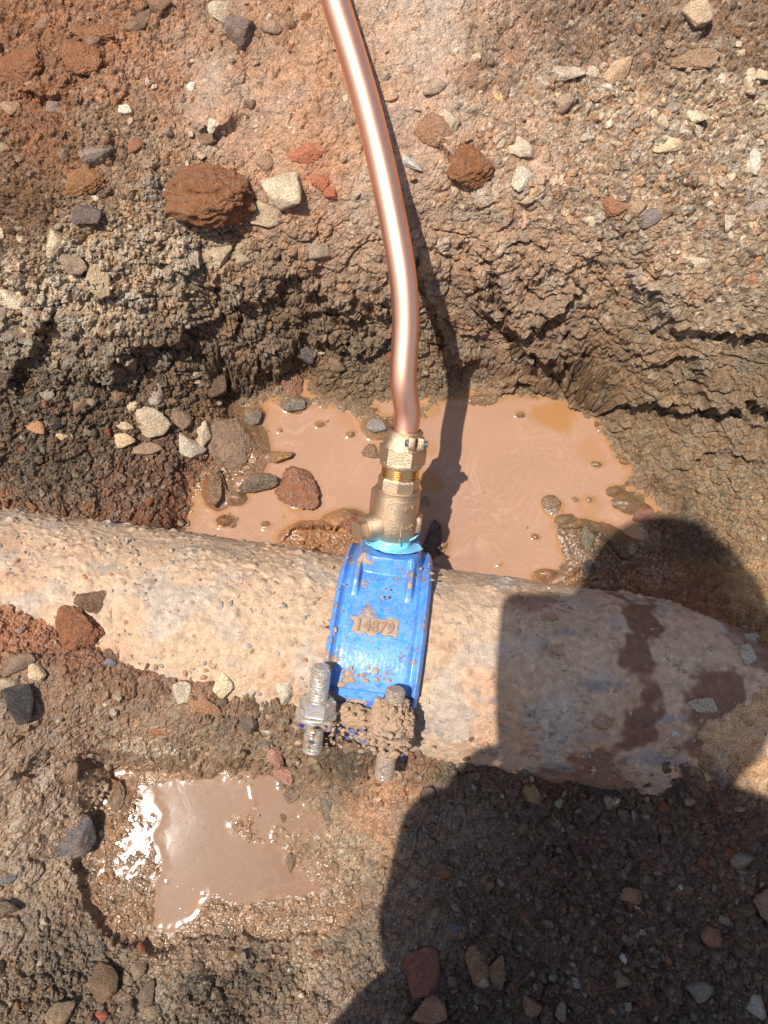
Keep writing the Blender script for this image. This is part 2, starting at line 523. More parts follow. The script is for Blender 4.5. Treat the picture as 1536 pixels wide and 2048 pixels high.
# where the ground is what ---------------------------------------------
# u, v, colour, wetness, roughness of relief, share of pebbles
CC = """60,60,150,102,64,0,1,.2 250,60,156,108,72,0,1,.2 100,220,142,94,60,0,1,.1 330,180,165,118,84,0,.8,.2 250,300,148,112,82,0,.9,.5 60,400,122,88,60,0,1.1,.2
150,330,138,95,60,0,.9,.4 500,100,162,122,90,0,.6,.2 450,190,170,138,114,0,.4,.2 550,250,178,138,108,0,.4,.2 620,310,176,128,94,0,.6,.1 600,180,178,132,98,0,.4,.2
850,60,180,152,130,0,.35,.15 850,200,186,150,124,0,.4,.2 1000,100,160,124,98,0,.8,.4 1150,80,150,114,88,0,1.1,.5 1300,60,148,116,92,0,1.2,.5 1500,60,140,110,85,0,1.2,.4
1200,200,190,160,130,0,.9,.9 1400,220,182,152,120,0,1,.9 1000,300,176,140,110,0,.7,.5 1500,330,178,150,120,0,1,.8 1250,320,178,145,114,0,.9,.8 750,400,172,140,116,0,.4,.3
1100,450,180,140,112,0,.6,.5 930,450,188,146,118,0,.5,.4 1400,430,168,138,108,0,.9,.8 1250,480,160,128,98,0,.9,.7 1500,540,168,142,112,0,1,.7 1250,600,142,114,86,0,1.1,.2
1000,560,134,104,80,0,1.1,.2 910,600,94,74,58,.05,1.2,.1 1100,700,138,108,80,0,1.1,.2 1300,700,126,102,76,0,1.2,.2 1500,700,126,104,78,0,1.2,.2 1450,850,136,110,82,0,1,.3
1300,850,138,110,78,.1,.9,.4 1450,1000,146,120,86,0,1,.3 1520,1150,166,130,86,0,.8,.2 680,500,150,124,98,0,.7,.5 600,640,108,86,64,0,1.2,.3 450,600,134,110,86,0,1.3,.6
400,480,168,140,108,0,1,.8 150,550,190,166,134,0,1.2,.95 50,620,184,162,130,0,1.2,.95 280,600,168,144,114,0,1.3,.7 250,490,172,148,116,0,1.1,.9 150,700,112,92,70,0,1.3,.5
50,800,106,86,66,0,1.2,.5 200,850,110,88,68,0,1.2,.7 400,740,108,86,66,0,1.2,.4 300,950,122,86,64,.1,1.2,.6 100,950,108,87,67,0,1.2,.6 40,1085,160,104,72,0,.8,.2
350,1000,126,76,50,.2,1.1,.5 700,740,122,98,72,.2,1,.3 800,760,126,102,76,.3,.9,.3 1150,790,122,94,66,.5,.8,.3 650,900,150,115,88,.8,.5,.2 1000,950,150,115,88,.8,.4,.2
620,1080,165,108,66,.8,.8,.2 1000,1150,160,110,74,.5,.8,.2 1300,1180,124,80,54,.4,.9,.3 1430,1210,128,80,50,.2,1,.3 1250,1110,88,70,54,.95,.8,.5 1380,1090,96,76,56,.4,1,.4
80,1230,168,110,74,0,.8,.2 170,1260,135,90,64,0,.9,.3 300,1350,142,102,76,.1,.8,.4 500,1400,136,106,80,.1,1,.6 60,1450,134,108,86,.6,0.6,0.15 300,1450,142,112,86,.7,0.55,0.2
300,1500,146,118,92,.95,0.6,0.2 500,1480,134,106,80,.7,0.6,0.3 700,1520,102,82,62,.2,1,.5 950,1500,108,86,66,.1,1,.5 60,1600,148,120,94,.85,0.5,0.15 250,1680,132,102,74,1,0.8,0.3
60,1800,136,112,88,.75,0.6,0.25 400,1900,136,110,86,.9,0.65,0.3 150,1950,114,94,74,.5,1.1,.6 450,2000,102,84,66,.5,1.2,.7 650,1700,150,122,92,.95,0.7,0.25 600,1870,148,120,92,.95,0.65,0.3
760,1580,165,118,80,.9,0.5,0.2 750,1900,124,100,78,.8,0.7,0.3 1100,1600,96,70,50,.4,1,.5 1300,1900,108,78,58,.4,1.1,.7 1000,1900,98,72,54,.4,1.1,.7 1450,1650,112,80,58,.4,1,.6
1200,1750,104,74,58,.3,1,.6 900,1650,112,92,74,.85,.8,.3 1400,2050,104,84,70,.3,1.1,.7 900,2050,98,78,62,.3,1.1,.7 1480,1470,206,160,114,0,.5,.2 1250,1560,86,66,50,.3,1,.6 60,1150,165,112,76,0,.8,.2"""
cc = np.array([[float(a) for a in t.split(',')] for t in CC.split()])
hz_guess = base_h(W(cc[:, 0], cc[:, 1], 0.08)[:, :2])
for _ in range(3):
    hz_guess = base_h(W(cc[:, 0], cc[:, 1], np.clip(hz_guess, 0, .27))[:, :2])
CP = W(cc[:, 0], cc[:, 1], np.clip(hz_guess, 0, .27))
CV = np.column_stack([lin(cc[:, 2:5]) * ALB * np.array([1.34, 1.30, 1.14]), cc[:, 5:8]])


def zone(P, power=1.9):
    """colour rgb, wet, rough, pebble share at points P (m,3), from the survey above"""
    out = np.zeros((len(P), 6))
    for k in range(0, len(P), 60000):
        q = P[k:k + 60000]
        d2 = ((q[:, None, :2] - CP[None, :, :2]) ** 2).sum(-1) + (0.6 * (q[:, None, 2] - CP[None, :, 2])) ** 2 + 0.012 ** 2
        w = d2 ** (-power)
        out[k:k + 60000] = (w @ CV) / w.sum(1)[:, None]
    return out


warp = np.stack([noise(P3, 0.05, 31), noise(P3, 0.05, 32), 0 * X_], 1) * 0.022 + np.stack([noise(P3, 0.012, 33), noise(P3, 0.012, 34), 0 * X_], 1) * 0.009
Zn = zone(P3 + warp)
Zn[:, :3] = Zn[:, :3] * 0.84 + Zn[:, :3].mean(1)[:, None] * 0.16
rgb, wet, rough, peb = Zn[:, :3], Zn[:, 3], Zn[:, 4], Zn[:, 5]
slur = 1 - sstep(sd3, -0.004, 0.004)
shore = np.exp(-np.maximum(np.minimum(sd1, sd2), 0) / 0.012)
wet = np.clip(np.maximum(wet, np.maximum(slur, shore * 1.1)), 0, 1)

# relief along the normal -----------------------------------------------
nearp = np.exp(-((Y_ + 0.25) / 0.05) ** 2)
D = fbm(P3, 0.07, 3, 41) * (0.0035 * rough + 0.009 * nearp) + noise(P3, 0.022, 44) * 0.004 * nearp
PEBCOL = np.array([(205,188,160),(170,155,135),(150,136,118),(180,140,105),(150,108,78),(108,94,78),(178,120,86),(216,202,178),(120,96,76),(160,140,115)], float)
PEBCOL = lin(PEBCOL) * ALB
rgb0 = rgb.copy()
Pw3 = P3 + 0.0015 * np.stack([noise(P3, .005, 55), noise(P3, .005, 56), noise(P3, .005, 57)], 1)
for s, amp, thr, off in ((0.030, 0.0070, 0.62, 51), (0.0145, 0.0042, 0.35, 52), (0.0075, 0.0026, 0.2, 53), (0.0042, 0.0015, 0.1, 54), (0.0026, 0.0009, 0.05, 58)):
    f1, f2, cid, dv = worley(Pw3, s, off, True)
    R = RND[cid]
    on = (R[:, 0] > thr)
    rad = 0.42 + 0.25 * R[:, 1]
    b = np.clip(1 - (f1 / rad) ** 2, 0, 1) ** 0.6
    edge = np.clip((f2 - f1) / 0.12, 0, 1)
    tiltv = ((RND[cid][:, 1:4] - 0.5) * dv).sum(1) * 1.7
    b2 = np.clip(np.minimum(b * 1.9, 0.85) + tiltv * 1.3 * (b > 0), 0, 1.5)
    D = D + on * b2 * edge * amp * rough * (0.75 + 0.5 * peb) * np.where(s > 0.01, 0.8 - 0.35 * (Z0 > 0.02) * (Z0 < 0.15) * (Y_ > 0.05), 1.0) * np.where(s > 0.01, 1 - 0.75 * slur, 1.0)
    D = D - (1 - edge) * amp * 0.15 * rough
    cm = on * (b > 0.02) * np.clip(peb * 1.25 - R[:, 2] * 0.8, 0, 1) * np.clip(edge * 2, 0, 1)
    pc = PEBCOL[(R[:, 3] * 9.99).astype(int)]
    k = np.clip(rgb0.mean(1) / 0.19, 0.42, 1.15)[:, None]        # dusty or muddy like its ground
    pc = (pc * 0.75 + rgb0 / (rgb0.mean(1)[:, None]) * pc.mean(1)[:, None] * 0.25) * k
    rgb = rgb * (1 - 0.8 * cm[:, None]) + pc * 0.8 * cm[:, None]
D += fbm(P3, 0.006, 3, 61, 0.7) * 0.0014 * rough * (1 - 0.5 * slur)
D = D * 0.82
# crumbling strata of the steep bank
bank = sstep(Z0, 0.02, 0.05) * (1 - sstep(Z0, 0.16, 0.19)) * sstep(Y_, 0.02, 0.08)
Ps = P3 * np.array([0.85, 1.0, 1.15], np.float32)
f1, f2, cid = worley(Ps + 0.004 * np.stack([noise(P3, .01, 71), noise(P3, .01, 72), noise(P3, .01, 73)], 1), 0.020, 74)
D += bank * ((RND[cid][:, 0] - 0.5) * 0.005 - np.clip(1 - (f2 - f1) / 0.18, 0, 1) * 0.0015)
D -= bank * sstep(1 - np.abs(noise(Ps, 0.035, 75)) * 3, 0.7, 1.0) * 0.004
D = D * EDGE

Zm = (Z0 + (ledge - groove) * EDGE).reshape(NY, NX)
dzy, dzx = np.gradient(Zm, ys, xs)
# smooth the gradient a little so that normals do not explode at the steps
def sm(a, k=2):
    for _ in range(k):
        a = (a + np.roll(a, 1, 0) + np.roll(a, -1, 0) + np.roll(a, 1, 1) + np.roll(a, -1, 1)) / 5
    return a
dzx, dzy = sm(np.clip(dzx, -3, 3), 4).ravel(), sm(np.clip(dzy, -3, 3), 4).ravel()
nn = np.stack([-dzx, -dzy, np.ones_like(dzx)], 1); nn /= np.linalg.norm(nn, axis=1)[:, None]
V = np.column_stack([XY, Zm.ravel()]) + nn * D[:, None]
V[:, 1] -= shift * EDGE
# puddle beds and shores
Zv = V[:, 2]
bumps = D * 0.35
t1 = LV1 + np.clip(sd1 * 0.30, -0.012, 0.012) + bumps * sstep(sd1, -0.006, 0.004)
k1 = 1 - sstep(sd1, 0.006, 0.022)
Zv = Zv * (1 - k1) + np.minimum(t1 + Iz * (sd1 < 0.004), 0.02) * k1
wd = 0.0015 + 0.016 * np.maximum(sstep(X_, -0.21, -0.13), sstep(Y_, -0.30, -0.255))
t2 = LV2 + np.clip((sd2 + 0.003) * 0.17, -0.008, 0.0014) + (np.clip(D, -.002, .006) - 0.0010 + 0.0013 * sstep(-X_, 0.17, 0.21)) * 0.9 * sstep(sd2, -0.003, 0.006)
k2 = 1 - sstep(sd3, -0.0035, wd)
Zv = Zv * (1 - k2) + t2 * k2
lip = np.exp(-(np.maximum(sd3, 0) / 0.010) ** 2) * (sd3 > 0) * sstep(-(X_ + Y_ * 0.8 - (-0.37)), -0.06, 0.06)
Zv = Zv + lip * 0.004
V[:, 2] = Zv
wet = np.clip(wet + 0.5 * (Iz > 0.004), 0, 1)
# wet earth is darker and yellower
wk = (np.clip(np.maximum(shore, (Iz > 0.003) * 1.0), 0, 1) * inb)[:, None]
rgb = rgb * (1 - 0.35 * wk) + np.array(alb((150, 108, 62))) * 0.35 * wk
sk2 = (slur * inb)[:, None] * 0.75
rgb = rgb * (1 - sk2) + np.array(alb((156, 120, 88))) * sk2
h1 = noise(P3, 0.022, 83)[:, None]; h2 = noise(P3, 0.009, 84)[:, None]
rgb = rgb * (1 + 0.13 * noise(P3, 0.018, 81)[:, None] + 0.13 * noise(P3, 0.006, 82)[:, None]) * (1 + np.array([[0.10, -0.01, -0.11]]) * h1 + np.array([[0.07, 0.0, -0.08]]) * h2)
w1, w2, wc = worley(P3, 0.0032, 85)
gritm = ((RND[wc][:, 0] > 0.80) * (w1 < 0.45) * (1 - 0.7 * slur))[:, None] * 0.6
rgb = rgb * (1 - gritm) + (rgb * 0.5 + 0.5 * PEBCOL[(RND[wc][:, 3] * 9.99).astype(int)] * np.clip(rgb0.mean(1) / 0.19, 0.5, 1.2)[:, None]) * 1.25 * gritm
eg = (EDGE ** 2)[:, None]
rgb = rgb * eg + np.array(alb((160, 126, 98))) * (1 - eg)
rgb = np.clip(rgb, 0.008, 0.85)
GZ = V[:, 2].reshape(NY, NX)
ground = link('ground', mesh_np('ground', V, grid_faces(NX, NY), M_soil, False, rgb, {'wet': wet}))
tag(ground, kind='structure')


def surf_h(x, y):
    g = bil(xs, ys, GZ, x, y)
    # local coordinates across the main
    yl = (x - PO[0]) * N3[0] + (y - PO[1]) * N3[1]
    p = np.where(np.abs(yl) < PR, PO[2] + np.sqrt(np.maximum(PR ** 2 - yl ** 2, 0)), -1)
    return g, p


def surf(u, v):
    """point of the ground or main seen at picture px (u, v)"""
    u = np.atleast_1d(np.asarray(u, float)); v = np.atleast_1d(np.asarray(v, float))
    d = ray(u, v)
    lo = np.full(len(u), 0.55); done = np.zeros(len(u), bool)
    zz = np.arange(0.30, -0.03, -0.002)
    res = W(u, v, 0.0)
    onp = np.zeros(len(u), bool)
    for z in zz:
        p = W(u, v, z)
        g, pp = surf_h(p[:, 0], p[:, 1])
        h = np.maximum(g, pp)
        hit = (~done) & (h >= z)
        res[hit] = p[hit]; onp[hit] = (pp > g)[hit]
        done |= hit
    return res, onp


def normal_at(P):
    e = 0.004
    f = lambda x, y: np.maximum(*surf_h(x, y))
    nx_ = -(f(P[:, 0] + e, P[:, 1]) - f(P[:, 0] - e, P[:, 1])) / (2 * e)
    ny_ = -(f(P[:, 0], P[:, 1] + e) - f(P[:, 0], P[:, 1] - e)) / (2 * e)
    n = np.stack([np.clip(nx_, -1.5, 1.5), np.clip(ny_, -1.5, 1.5), np.ones(len(P))], 1)
    return n / np.linalg.norm(n, axis=1)[:, None]


# ------------------------------------------------------------------ muddy water
def water_material():
    m, n, l, p = new_mat('muddy_water')
    at = n.new('ShaderNodeAttribute'); at.attribute_name = 'Col'
    tc = n.new('ShaderNodeTexCoord')
    sp = tex_noise(n, l, tc.outputs['Object'], 700, 2, 0.6)
    c = mixc(n, l, 1.0, at.outputs['Color'], ramp(n, l, sp, [(0.2, g3(0.86)), (0.5, g3(1)), (0.8, g3(1.1))]), 'MULTIPLY')
    l.new(c, p.inputs['Base Color'])
    p.inputs['Roughness'].default_value = 0.06
    p.inputs['IOR'].default_value = 1.33
    b1 = bump(n, l, tex_noise(n, l, tc.outputs['Object'], 45, 3, 0.5, 1.0), 0.0002, 0.4)
    b2 = bump(n, l, ramp(n, l, tex_noise(n, l, tc.outputs['Object'], 420, 1, 0.4), [(0.74, g3(0)), (0.80, g3(1))]), 0.0004, 0.6, b1)
    l.new(b2, p.inputs['Normal'])
    return m


M_water = water_material()


def water(name, x0, x1, y0, y1, z, base, light, och, och_k=0.6):
    gx = np.arange(x0, x1, 0.0014); gy = np.arange(y0, y1, 0.0014)
    A, B = np.meshgrid(gx, gy)
    P = np.column_stack([A.ravel(), B.ravel(), np.full(A.size, z)]).astype(np.float32)
    dep = z - bil(xs, ys, GZ, P[:, 0], P[:, 1])
    q = P + np.stack([noise(P, 0.05, 91), noise(P, 0.05, 92), 0 * dep], 1) * 0.035
    q = q * np.array([1, 2.2, 1], np.float32)
    sw = noise(q, 0.012, 93); sw2 = noise(q + np.stack([sw, sw, sw], 1) * 0.006, 0.02, 94)
    sl_ = sstep(1 - np.abs(sw2) * 3.2, 0.5, 1.0) * sstep(noise(P, 0.07, 95), -0.2, 0.5)
    c = np.array(alb(base))[None] * (1 + 0.05 * fbm(P, 0.06, 3, 96)[:, None]) * np.ones((len(P), 1))
    sl2 = sstep(1 - np.abs(noise(q + np.stack([sw2, sw2, sw2], 1) * 0.01, 0.009, 99)) * 3.5, 0.5, 1.0) * sstep(noise(P, 0.06, 89), -0.3, 0.3) * 0.45
    sl_ = np.maximum(sl_ * 0.7, sl2)
    c = c * (1 - 0.6 * sl_[:, None]) + np.array(alb(light)) * 0.6 * sl_[:, None]
    d1_, d2_, dc_ = worley(P, 0.011, 88)
    fl_ = ((RND[dc_][:, 0] > 0.86) * (d1_ < 0.05 + 0.09 * RND[dc_][:, 1]))[:, None]
    c = np.where(fl_, np.array(alb((120, 84, 58))) * (0.6 + RND[dc_][:, 2:3]), c)
    P[:, 2] += 0.0005 * fl_[:, 0]
    oc = np.exp(-np.maximum(dep, 0) / 0.0010) * och_k
    for (u, v, r, a) in och:
        w = W(u, v, z); d = np.hypot(P[:, 0] - w[0], (P[:, 1] - w[1]) * 1.3) / (r * 0.00048) + noise(P, 0.02, 97) * 0.5
        oc = np.maximum(oc, a * (1 - sstep(d, 0.5, 1.1)))
    c = c * (1 - oc[:, None]) + np.array(alb((178, 125, 66))) * oc[:, None]
    P[:, 2] += (0.0011 if och_k > .5 else 0.0003) * np.exp(-np.maximum(dep, 0) / (0.0012 if och_k > .5 else 0.0004))
    P[:, 2] += noise(P, 0.03, 98) * 0.00005
    o = link(name, mesh_np(name, P, grid_faces(len(gx), len(gy)), M_water, True, c))
    tag(o, kind='structure')
    return o


water('puddle', W(330, 1000, 0)[0], W(1400, 1000, 0)[0], W(800, 1220, 0)[1], W(800, 730, 0)[1], LV1, (186, 143, 114), (214, 172, 142),
      [(1110, 832, 60, .75), (1180, 900, 40, .4), (600, 1030, 50, .3), (700, 830, 50, .35), (540, 830, 40, .3), (850, 965, 42, .85), (860, 900, 30, .5), (1175, 1010, 40, .4), (850, 1010, 40, .5)])
water('puddle', W(130, 1700, LV2)[0], W(720, 1700, LV2)[0], W(400, 1950, LV2)[1], W(400, 1500, LV2)[1], LV2, (156, 124, 100), (180, 148, 124),
      [(410, 1810, 40, .4), (300, 1850, 30, .3)], 0.15)

# ------------------------------------------------------------------ the water main (mud-caked)
def frame(o, x, y, z):
    M = Matrix.Identity(4)
    for i, c in enumerate((x, y, z)):
        for j in range(3): M[j][i] = float(c[j])
    for j in range(3): M[j][3] = float(o[j])
    return M


def loc2w(q):
    return PO + q[:, :1] * E3 + q[:, 1:2] * N3 + q[:, 2:3] * K3


nuP, nvP = 780, 330
up_ = np.concatenate([-0.42 - grow(14, .01, 1.4)[::-1], np.linspace(-0.42, 0.42, nuP), 0.42 + grow(14, .01, 1.4)])
ph = np.concatenate([np.linspace(-0.35, 3.3, nvP), np.linspace(3.5, 2 * math.pi - 0.45, 16)])
A_, B_ = np.meshgrid(up_, ph)
A_, B_ = A_.ravel(), B_.ravel()
q = np.column_stack([A_, PR * np.cos(B_), PR * np.sin(B_)])
Pw = loc2w(q).astype(np.float32)
crust = noise(Pw, 0.05, 11) * 0.5 + 0.5
left = sstep(-A_, -0.02, 0.10)
cr = np.clip(crust * 0.9 + left * 0.35, 0, 1)
f1, f2, cid = worley(Pw, 0.0048, 12); g1_, g2_, cid2 = worley(Pw, 0.0095, 13)
grain = np.clip(1 - (f1 / .6) ** 2, 0, 1) * (RND[cid][:, 0] > .45) * 0.0009 + np.clip(1 - (g1_ / .5) ** 2, 0, 1) * (RND[cid2][:, 1] > .7) * 0.0018
patch = sstep(noise(Pw, 0.035, 14) + 0.45 * left, 0.0, 0.55)
Dp = fbm(Pw, 0.05, 3, 15) * 0.0012 + grain * (0.25 + 1.0 * patch) + patch * 0.0010 + fbm(Pw, 0.007, 3, 17) * 0.0004
q[:, 1] += Dp * np.cos(B_); q[:, 2] += Dp * np.sin(B_)
tan = np.array(alb((222, 186, 150))); pale = np.array(alb((206, 188, 168))); grey = np.array(alb((166, 156, 148))); ora = np.array(alb((212, 164, 126))); brn = np.array(alb((132, 88, 62)))
c = tan[None] * np.ones((len(Pw), 1))


def bl(c, col, m):
    m = np.clip(m, 0, 1)[:, None]
    return c * (1 - m) + col * m


c = bl(c, ora, sstep(noise(Pw, 0.06, 18), 0.1, 0.6) * 0.6)
c = bl(c, pale, sstep(noise(Pw, 0.04, 19), 0.0, 0.5) * 0.7)
streak = noise(Pw * np.array([0.45, 1.6, 1.6], np.float32), 0.022, 20)
frontm = sstep(B_, 1.3, 2.0)
c = bl(c, grey, sstep(streak + 0.35 * noise(Pw, .006, 26) + 0.22 * frontm * (A_ > 0), 0.42, 0.90) * 0.75 * (1 - 0.6 * patch))
c = bl(c, np.array(alb((108, 104, 108))), sstep(noise(Pw, 0.03, 27) * .7 + noise(Pw * np.array([1, 2.2, 2.2], np.float32), 0.006, 28), 0.66, 0.95) * 0.7)
wetp = np.zeros(len(Pw))
for (u, v, ru, rv, k) in [(1275, 1230, 42, 60, 1), (1290, 1330, 30, 90, 1), (1290, 1430, 34, 70, 1), (1420, 1380, 55, 50, .95), (1400, 1470, 55, 50, .9), (1060, 1200, 60, 22, .6), (1110, 1300, 40, 26, .4), (1500, 1250, 60, 60, .8), (30, 1260, 80, 60, .5), (1180, 1560, 80, 50, .8)]:
    w = surf([u], [v])[0][0]
    d = np.hypot((Pw[:, 0] - w[0]) / (ru * .00046), (Pw[:, 1] - w[1]) / (rv * .00046)) + noise(Pw, 0.03, 29) * 0.8 + noise(Pw, 0.008, 30) * 0.4
    wetp = np.maximum(wetp, k * (1 - sstep(d, 0.75, 1.15)))
c = bl(c, brn, wetp * 0.9)
f3 = RND[cid]
c = c * (1 + 0.35 * (f3[:, 2:3] - 0.5) * (grain[:, None] > 0.0001)) * (1 + 0.08 * noise(Pw, 0.004, 25)[:, None])
main_empty = empty('water_main', frame(PO, E3, N3, K3), 'thick buried water main crossing the trench, caked in dried tan mud', 'pipe')
nuu = len(up_)
me = mesh_np('pipe_wall', q, grid_faces(nuu, len(ph)), M_crust, True, np.clip(c, .01, .9), {'wet': wetp * 0.55})
link('pipe_wall', me, main_empty)
# far ends, out of sight in the ground
bmc = bmesh.new()
for xx in (up_[0] - 0.001, up_[-1] + 0.001):
    bmesh.ops.create_cone(bmc, cap_ends=True, segments=48, radius1=PR * .995, radius2=PR * .995, depth=0.004, matrix=Matrix.Translation((xx, 0, 0)) @ Matrix.Rotation(math.pi / 2, 4, 'Y'))
bm_obj('end_cap', bmc, M_stone, main_empty).color = (.3, .25, .2, 1)


# ------------------------------------------------------------------ metals and paint, each with the site's mud on it
MUD = tuple(alb((206, 176, 150)))


def muddy(name, base, rough, metallic, thr, soft=0.06, scale=70, spec=0.5, bumpk=1.0, base2=None, mud=MUD, cast=0.0, zone_attr=False):
    m, n, l, p = new_mat(name)
    geo = n.new('ShaderNodeNewGeometry'); co = geo.outputs['Position']
    nz = tex_noise(n, l, co, scale, 6, 0.65, 0.6)
    fine = tex_noise(n, l, co, 900, 3, 0.7)
    s = math_n(n, l, 'ADD', nz, math_n(n, l, 'MULTIPLY', math_n(n, l, 'SUBTRACT', fine, 0.5), 0.28))
    if zone_attr:
        at = n.new('ShaderNodeAttribute'); at.attribute_name = 'mud'
        s = math_n(n, l, 'ADD', s, at.outputs['Fac'])
    mk = ramp(n, l, s, [(thr, g3(0)), (min(thr + soft, .999), g3(1))])
    streaks = tex_noise(n, l, co, 240, 3, 0.6, 2.0)
    b0 = base if base2 is None else mixc(n, l, ramp(n, l, tex_noise(n, l, co, 110, 5, 0.7), [(0.38, g3(0)), (0.68, g3(1))]), base, base2)
    film = mixc(n, l, ramp(n, l, streaks, [(0.40, g3(0.02)), (0.8, g3(0.60))]), b0, mud) if metallic < 0.5 else b0
    mudc = mixc(n, l, 1.0, mud, ramp(n, l, fine, [(0.25, g3(0.55)), (0.7, g3(1.2))]), 'MULTIPLY')
    l.new(mixc(n, l, mk, film, mudc), p.inputs['Base Color'])
    l.new(math_n(n, l, 'MULTIPLY', math_n(n, l, 'SUBTRACT', 1.0, mk), metallic), p.inputs['Metallic'])
    rr = n.new('ShaderNodeMapRange'); rr.inputs['To Min'].default_value = rough; rr.inputs['To Max'].default_value = 0.92
    l.new(mk, rr.inputs['Value']); l.new(rr.outputs[0], p.inputs['Roughness'])
    p.inputs['Specular IOR Level'].default_value = spec
    h = math_n(n, l, 'ADD', math_n(n, l, 'MULTIPLY', mk, 0.8), math_n(n, l, 'MULTIPLY', fine, math_n(n, l, 'ADD', math_n(n, l, 'MULTIPLY', mk, 0.7), cast)))
    l.new(bump(n, l, h, 0.0011 * bumpk, 0.7), p.inputs['Normal'])
    return m


M_blue = muddy('blue_epoxy', (0.015, 0.19, 0.60), 0.3, 0.0, 0.535, 0.05, 55, 0.5, base2=(0.06, 0.30, 0.68), zone_attr=True)
M_blue2 = muddy('blue_epoxy_dirty', (0.010, 0.12, 0.52), 0.3, 0.0, 0.48, 0.05, 90)
M_zinc = muddy('zinc_steel', (0.78, 0.74, 0.66), 0.40, 0.9, 0.50, 0.06, 150)
M_zinc_dirty = muddy('zinc_steel_caked', (0.60, 0.58, 0.53), 0.3, 1.0, 0.40, 0.06, 150)
M_steel = muddy('bright_steel', (0.62, 0.63, 0.66), 0.18, 1.0, 0.80, 0.06, 150)
M_brass = muddy('cast_brass', (0.58, 0.41, 0.25), 0.35, 0.88, 0.70, 0.05, 120, cast=0.9, base2=(0.55, 0.38, 0.24))
M_brass_s = muddy('turned_brass', (0.80, 0.56, 0.28), 0.28, 1.0, 0.9, 0.05, 120)
M_tape = muddy('tape', (0.13, 0.55, 0.82), 0.32, 0.0, 0.86, 0.05, 150, base2=(0.18, 0.66, 0.88))
M_mud = muddy('caked_mud', tuple(alb((206, 172, 136))), 0.9, 0.0, 0.99, 0.005, 120, 0.2, base2=tuple(alb((166, 128, 98))))
M_stamp = muddy('number_mud', tuple(alb((176, 134, 106))), 0.9, 0.0, 0.99, 0.005, 120, 0.2)


def copper_material():
    m, n, l, p = new_mat('copper')
    tc = n.new('ShaderNodeTexCoord'); co = tc.outputs['UV']
    mp = n.new('ShaderNodeMapping'); mp.inputs['Scale'].default_value = (3.0, 90, 1)
    l.new(co, mp.inputs['Vector'])
    drawn = tex_noise(n, l, mp.outputs[0], 1.0, 4, 0.6, 0.2)
    geo = n.new('ShaderNodeNewGeometry')
    tarn = tex_noise(n, l, geo.outputs['Position'], 28, 5, 0.6)
    c = mixc(n, l, ramp(n, l, drawn, [(0.3, g3(0)), (0.75, g3(1))]), (0.94, 0.52, 0.34), (0.86, 0.42, 0.25))
    c = mixc(n, l, ramp(n, l, tarn, [(0.5, g3(0)), (0.8, g3(0.5))]), c, (0.74, 0.38, 0.25))
    sc = tex_noise(n, l, geo.outputs['Position'], 300, 3, 0.7, 1.5)
    scr = ramp(n, l, sc, [(0.64, g3(0)), (0.72, g3(1))])
    c = mixc(n, l, math_n(n, l, 'MULTIPLY', scr, 0.6), c, (0.35, 0.22, 0.17))
    l.new(c, p.inputs['Base Color'])
    p.inputs['Metallic'].default_value = 1.0
    r = n.new('ShaderNodeMapRange'); r.inputs['To Min'].default_value = 0.36; r.inputs['To Max'].default_value = 0.48
    l.new(drawn, r.inputs['Value']); l.new(r.outputs[0], p.inputs['Roughness'])
    l.new(bump(n, l, math_n(n, l, 'ADD', drawn, math_n(n, l, 'MULTIPLY', sc, 0.3)), 0.00012, 0.5), p.inputs['Normal'])
    return m


M_copper = copper_material()

# ------------------------------------------------------------------ blue tapping saddle
PHI = math.radians(36)
clamp = empty('tapping_saddle', frame(PO, E3, N3, K3), 'bright blue cast tapping saddle clamped round the muddy main under the brass valve', 'pipe saddle')


def px2X(u, phi, r=0.098):
    """local X under picture column u at angle phi of the main"""
    # intersect the picture column with the ring at that angle
    q0 = PO + r * (math.cos(phi) * N3 + math.sin(phi) * K3)
    best = 0
    for _ in range(6):
        P = q0 + best * E3
        d = P - CAMP
        uu = 768 + FPX * d[0] / (d @ FWD)
        best += (u - uu) * (d @ FWD) / FPX
    return best


nX, nP = 260, 380
Xg = np.linspace(-0.050, 0.050, nX); Pg = np.linspace(math.radians(4), math.radians(115), nP)
SX, SP = np.meshgrid(Xg, Pg)
phd = np.degrees(SP)
half = np.interp(phd, [4, 18, 30, 45, 60, 80, 100, 115], [.034, .036, .038, .039, .0395, .0395, .0395, .039])
Xn = SX / 0.05 * half                                   # edge follows the casting's outline
tt = PR * (SP - PHI)                                    # arc distance from the outlet
R = np.full_like(SX, 0.0985)
e = half - np.abs(Xn)
R += 0.0030 * np.exp(-((e - 0.0035) / 0.0016) ** 2 * 0.8) * sstep(phd, 20, 30)        # raised rims
R += 0.0022 * sstep(e, 0.0, 0.0015)
R -= 0.0018 * np.exp(-((e - 0.0085) / 0.0022) ** 2)
# number plate, proud by a hair
pl = sstep(0.0195 - np.abs(Xn + 0.003), 0, .0008) * sstep(math.radians(4.6) - np.abs(SP - math.radians(80.5)), 0, .008)
R += 0.0009 * pl
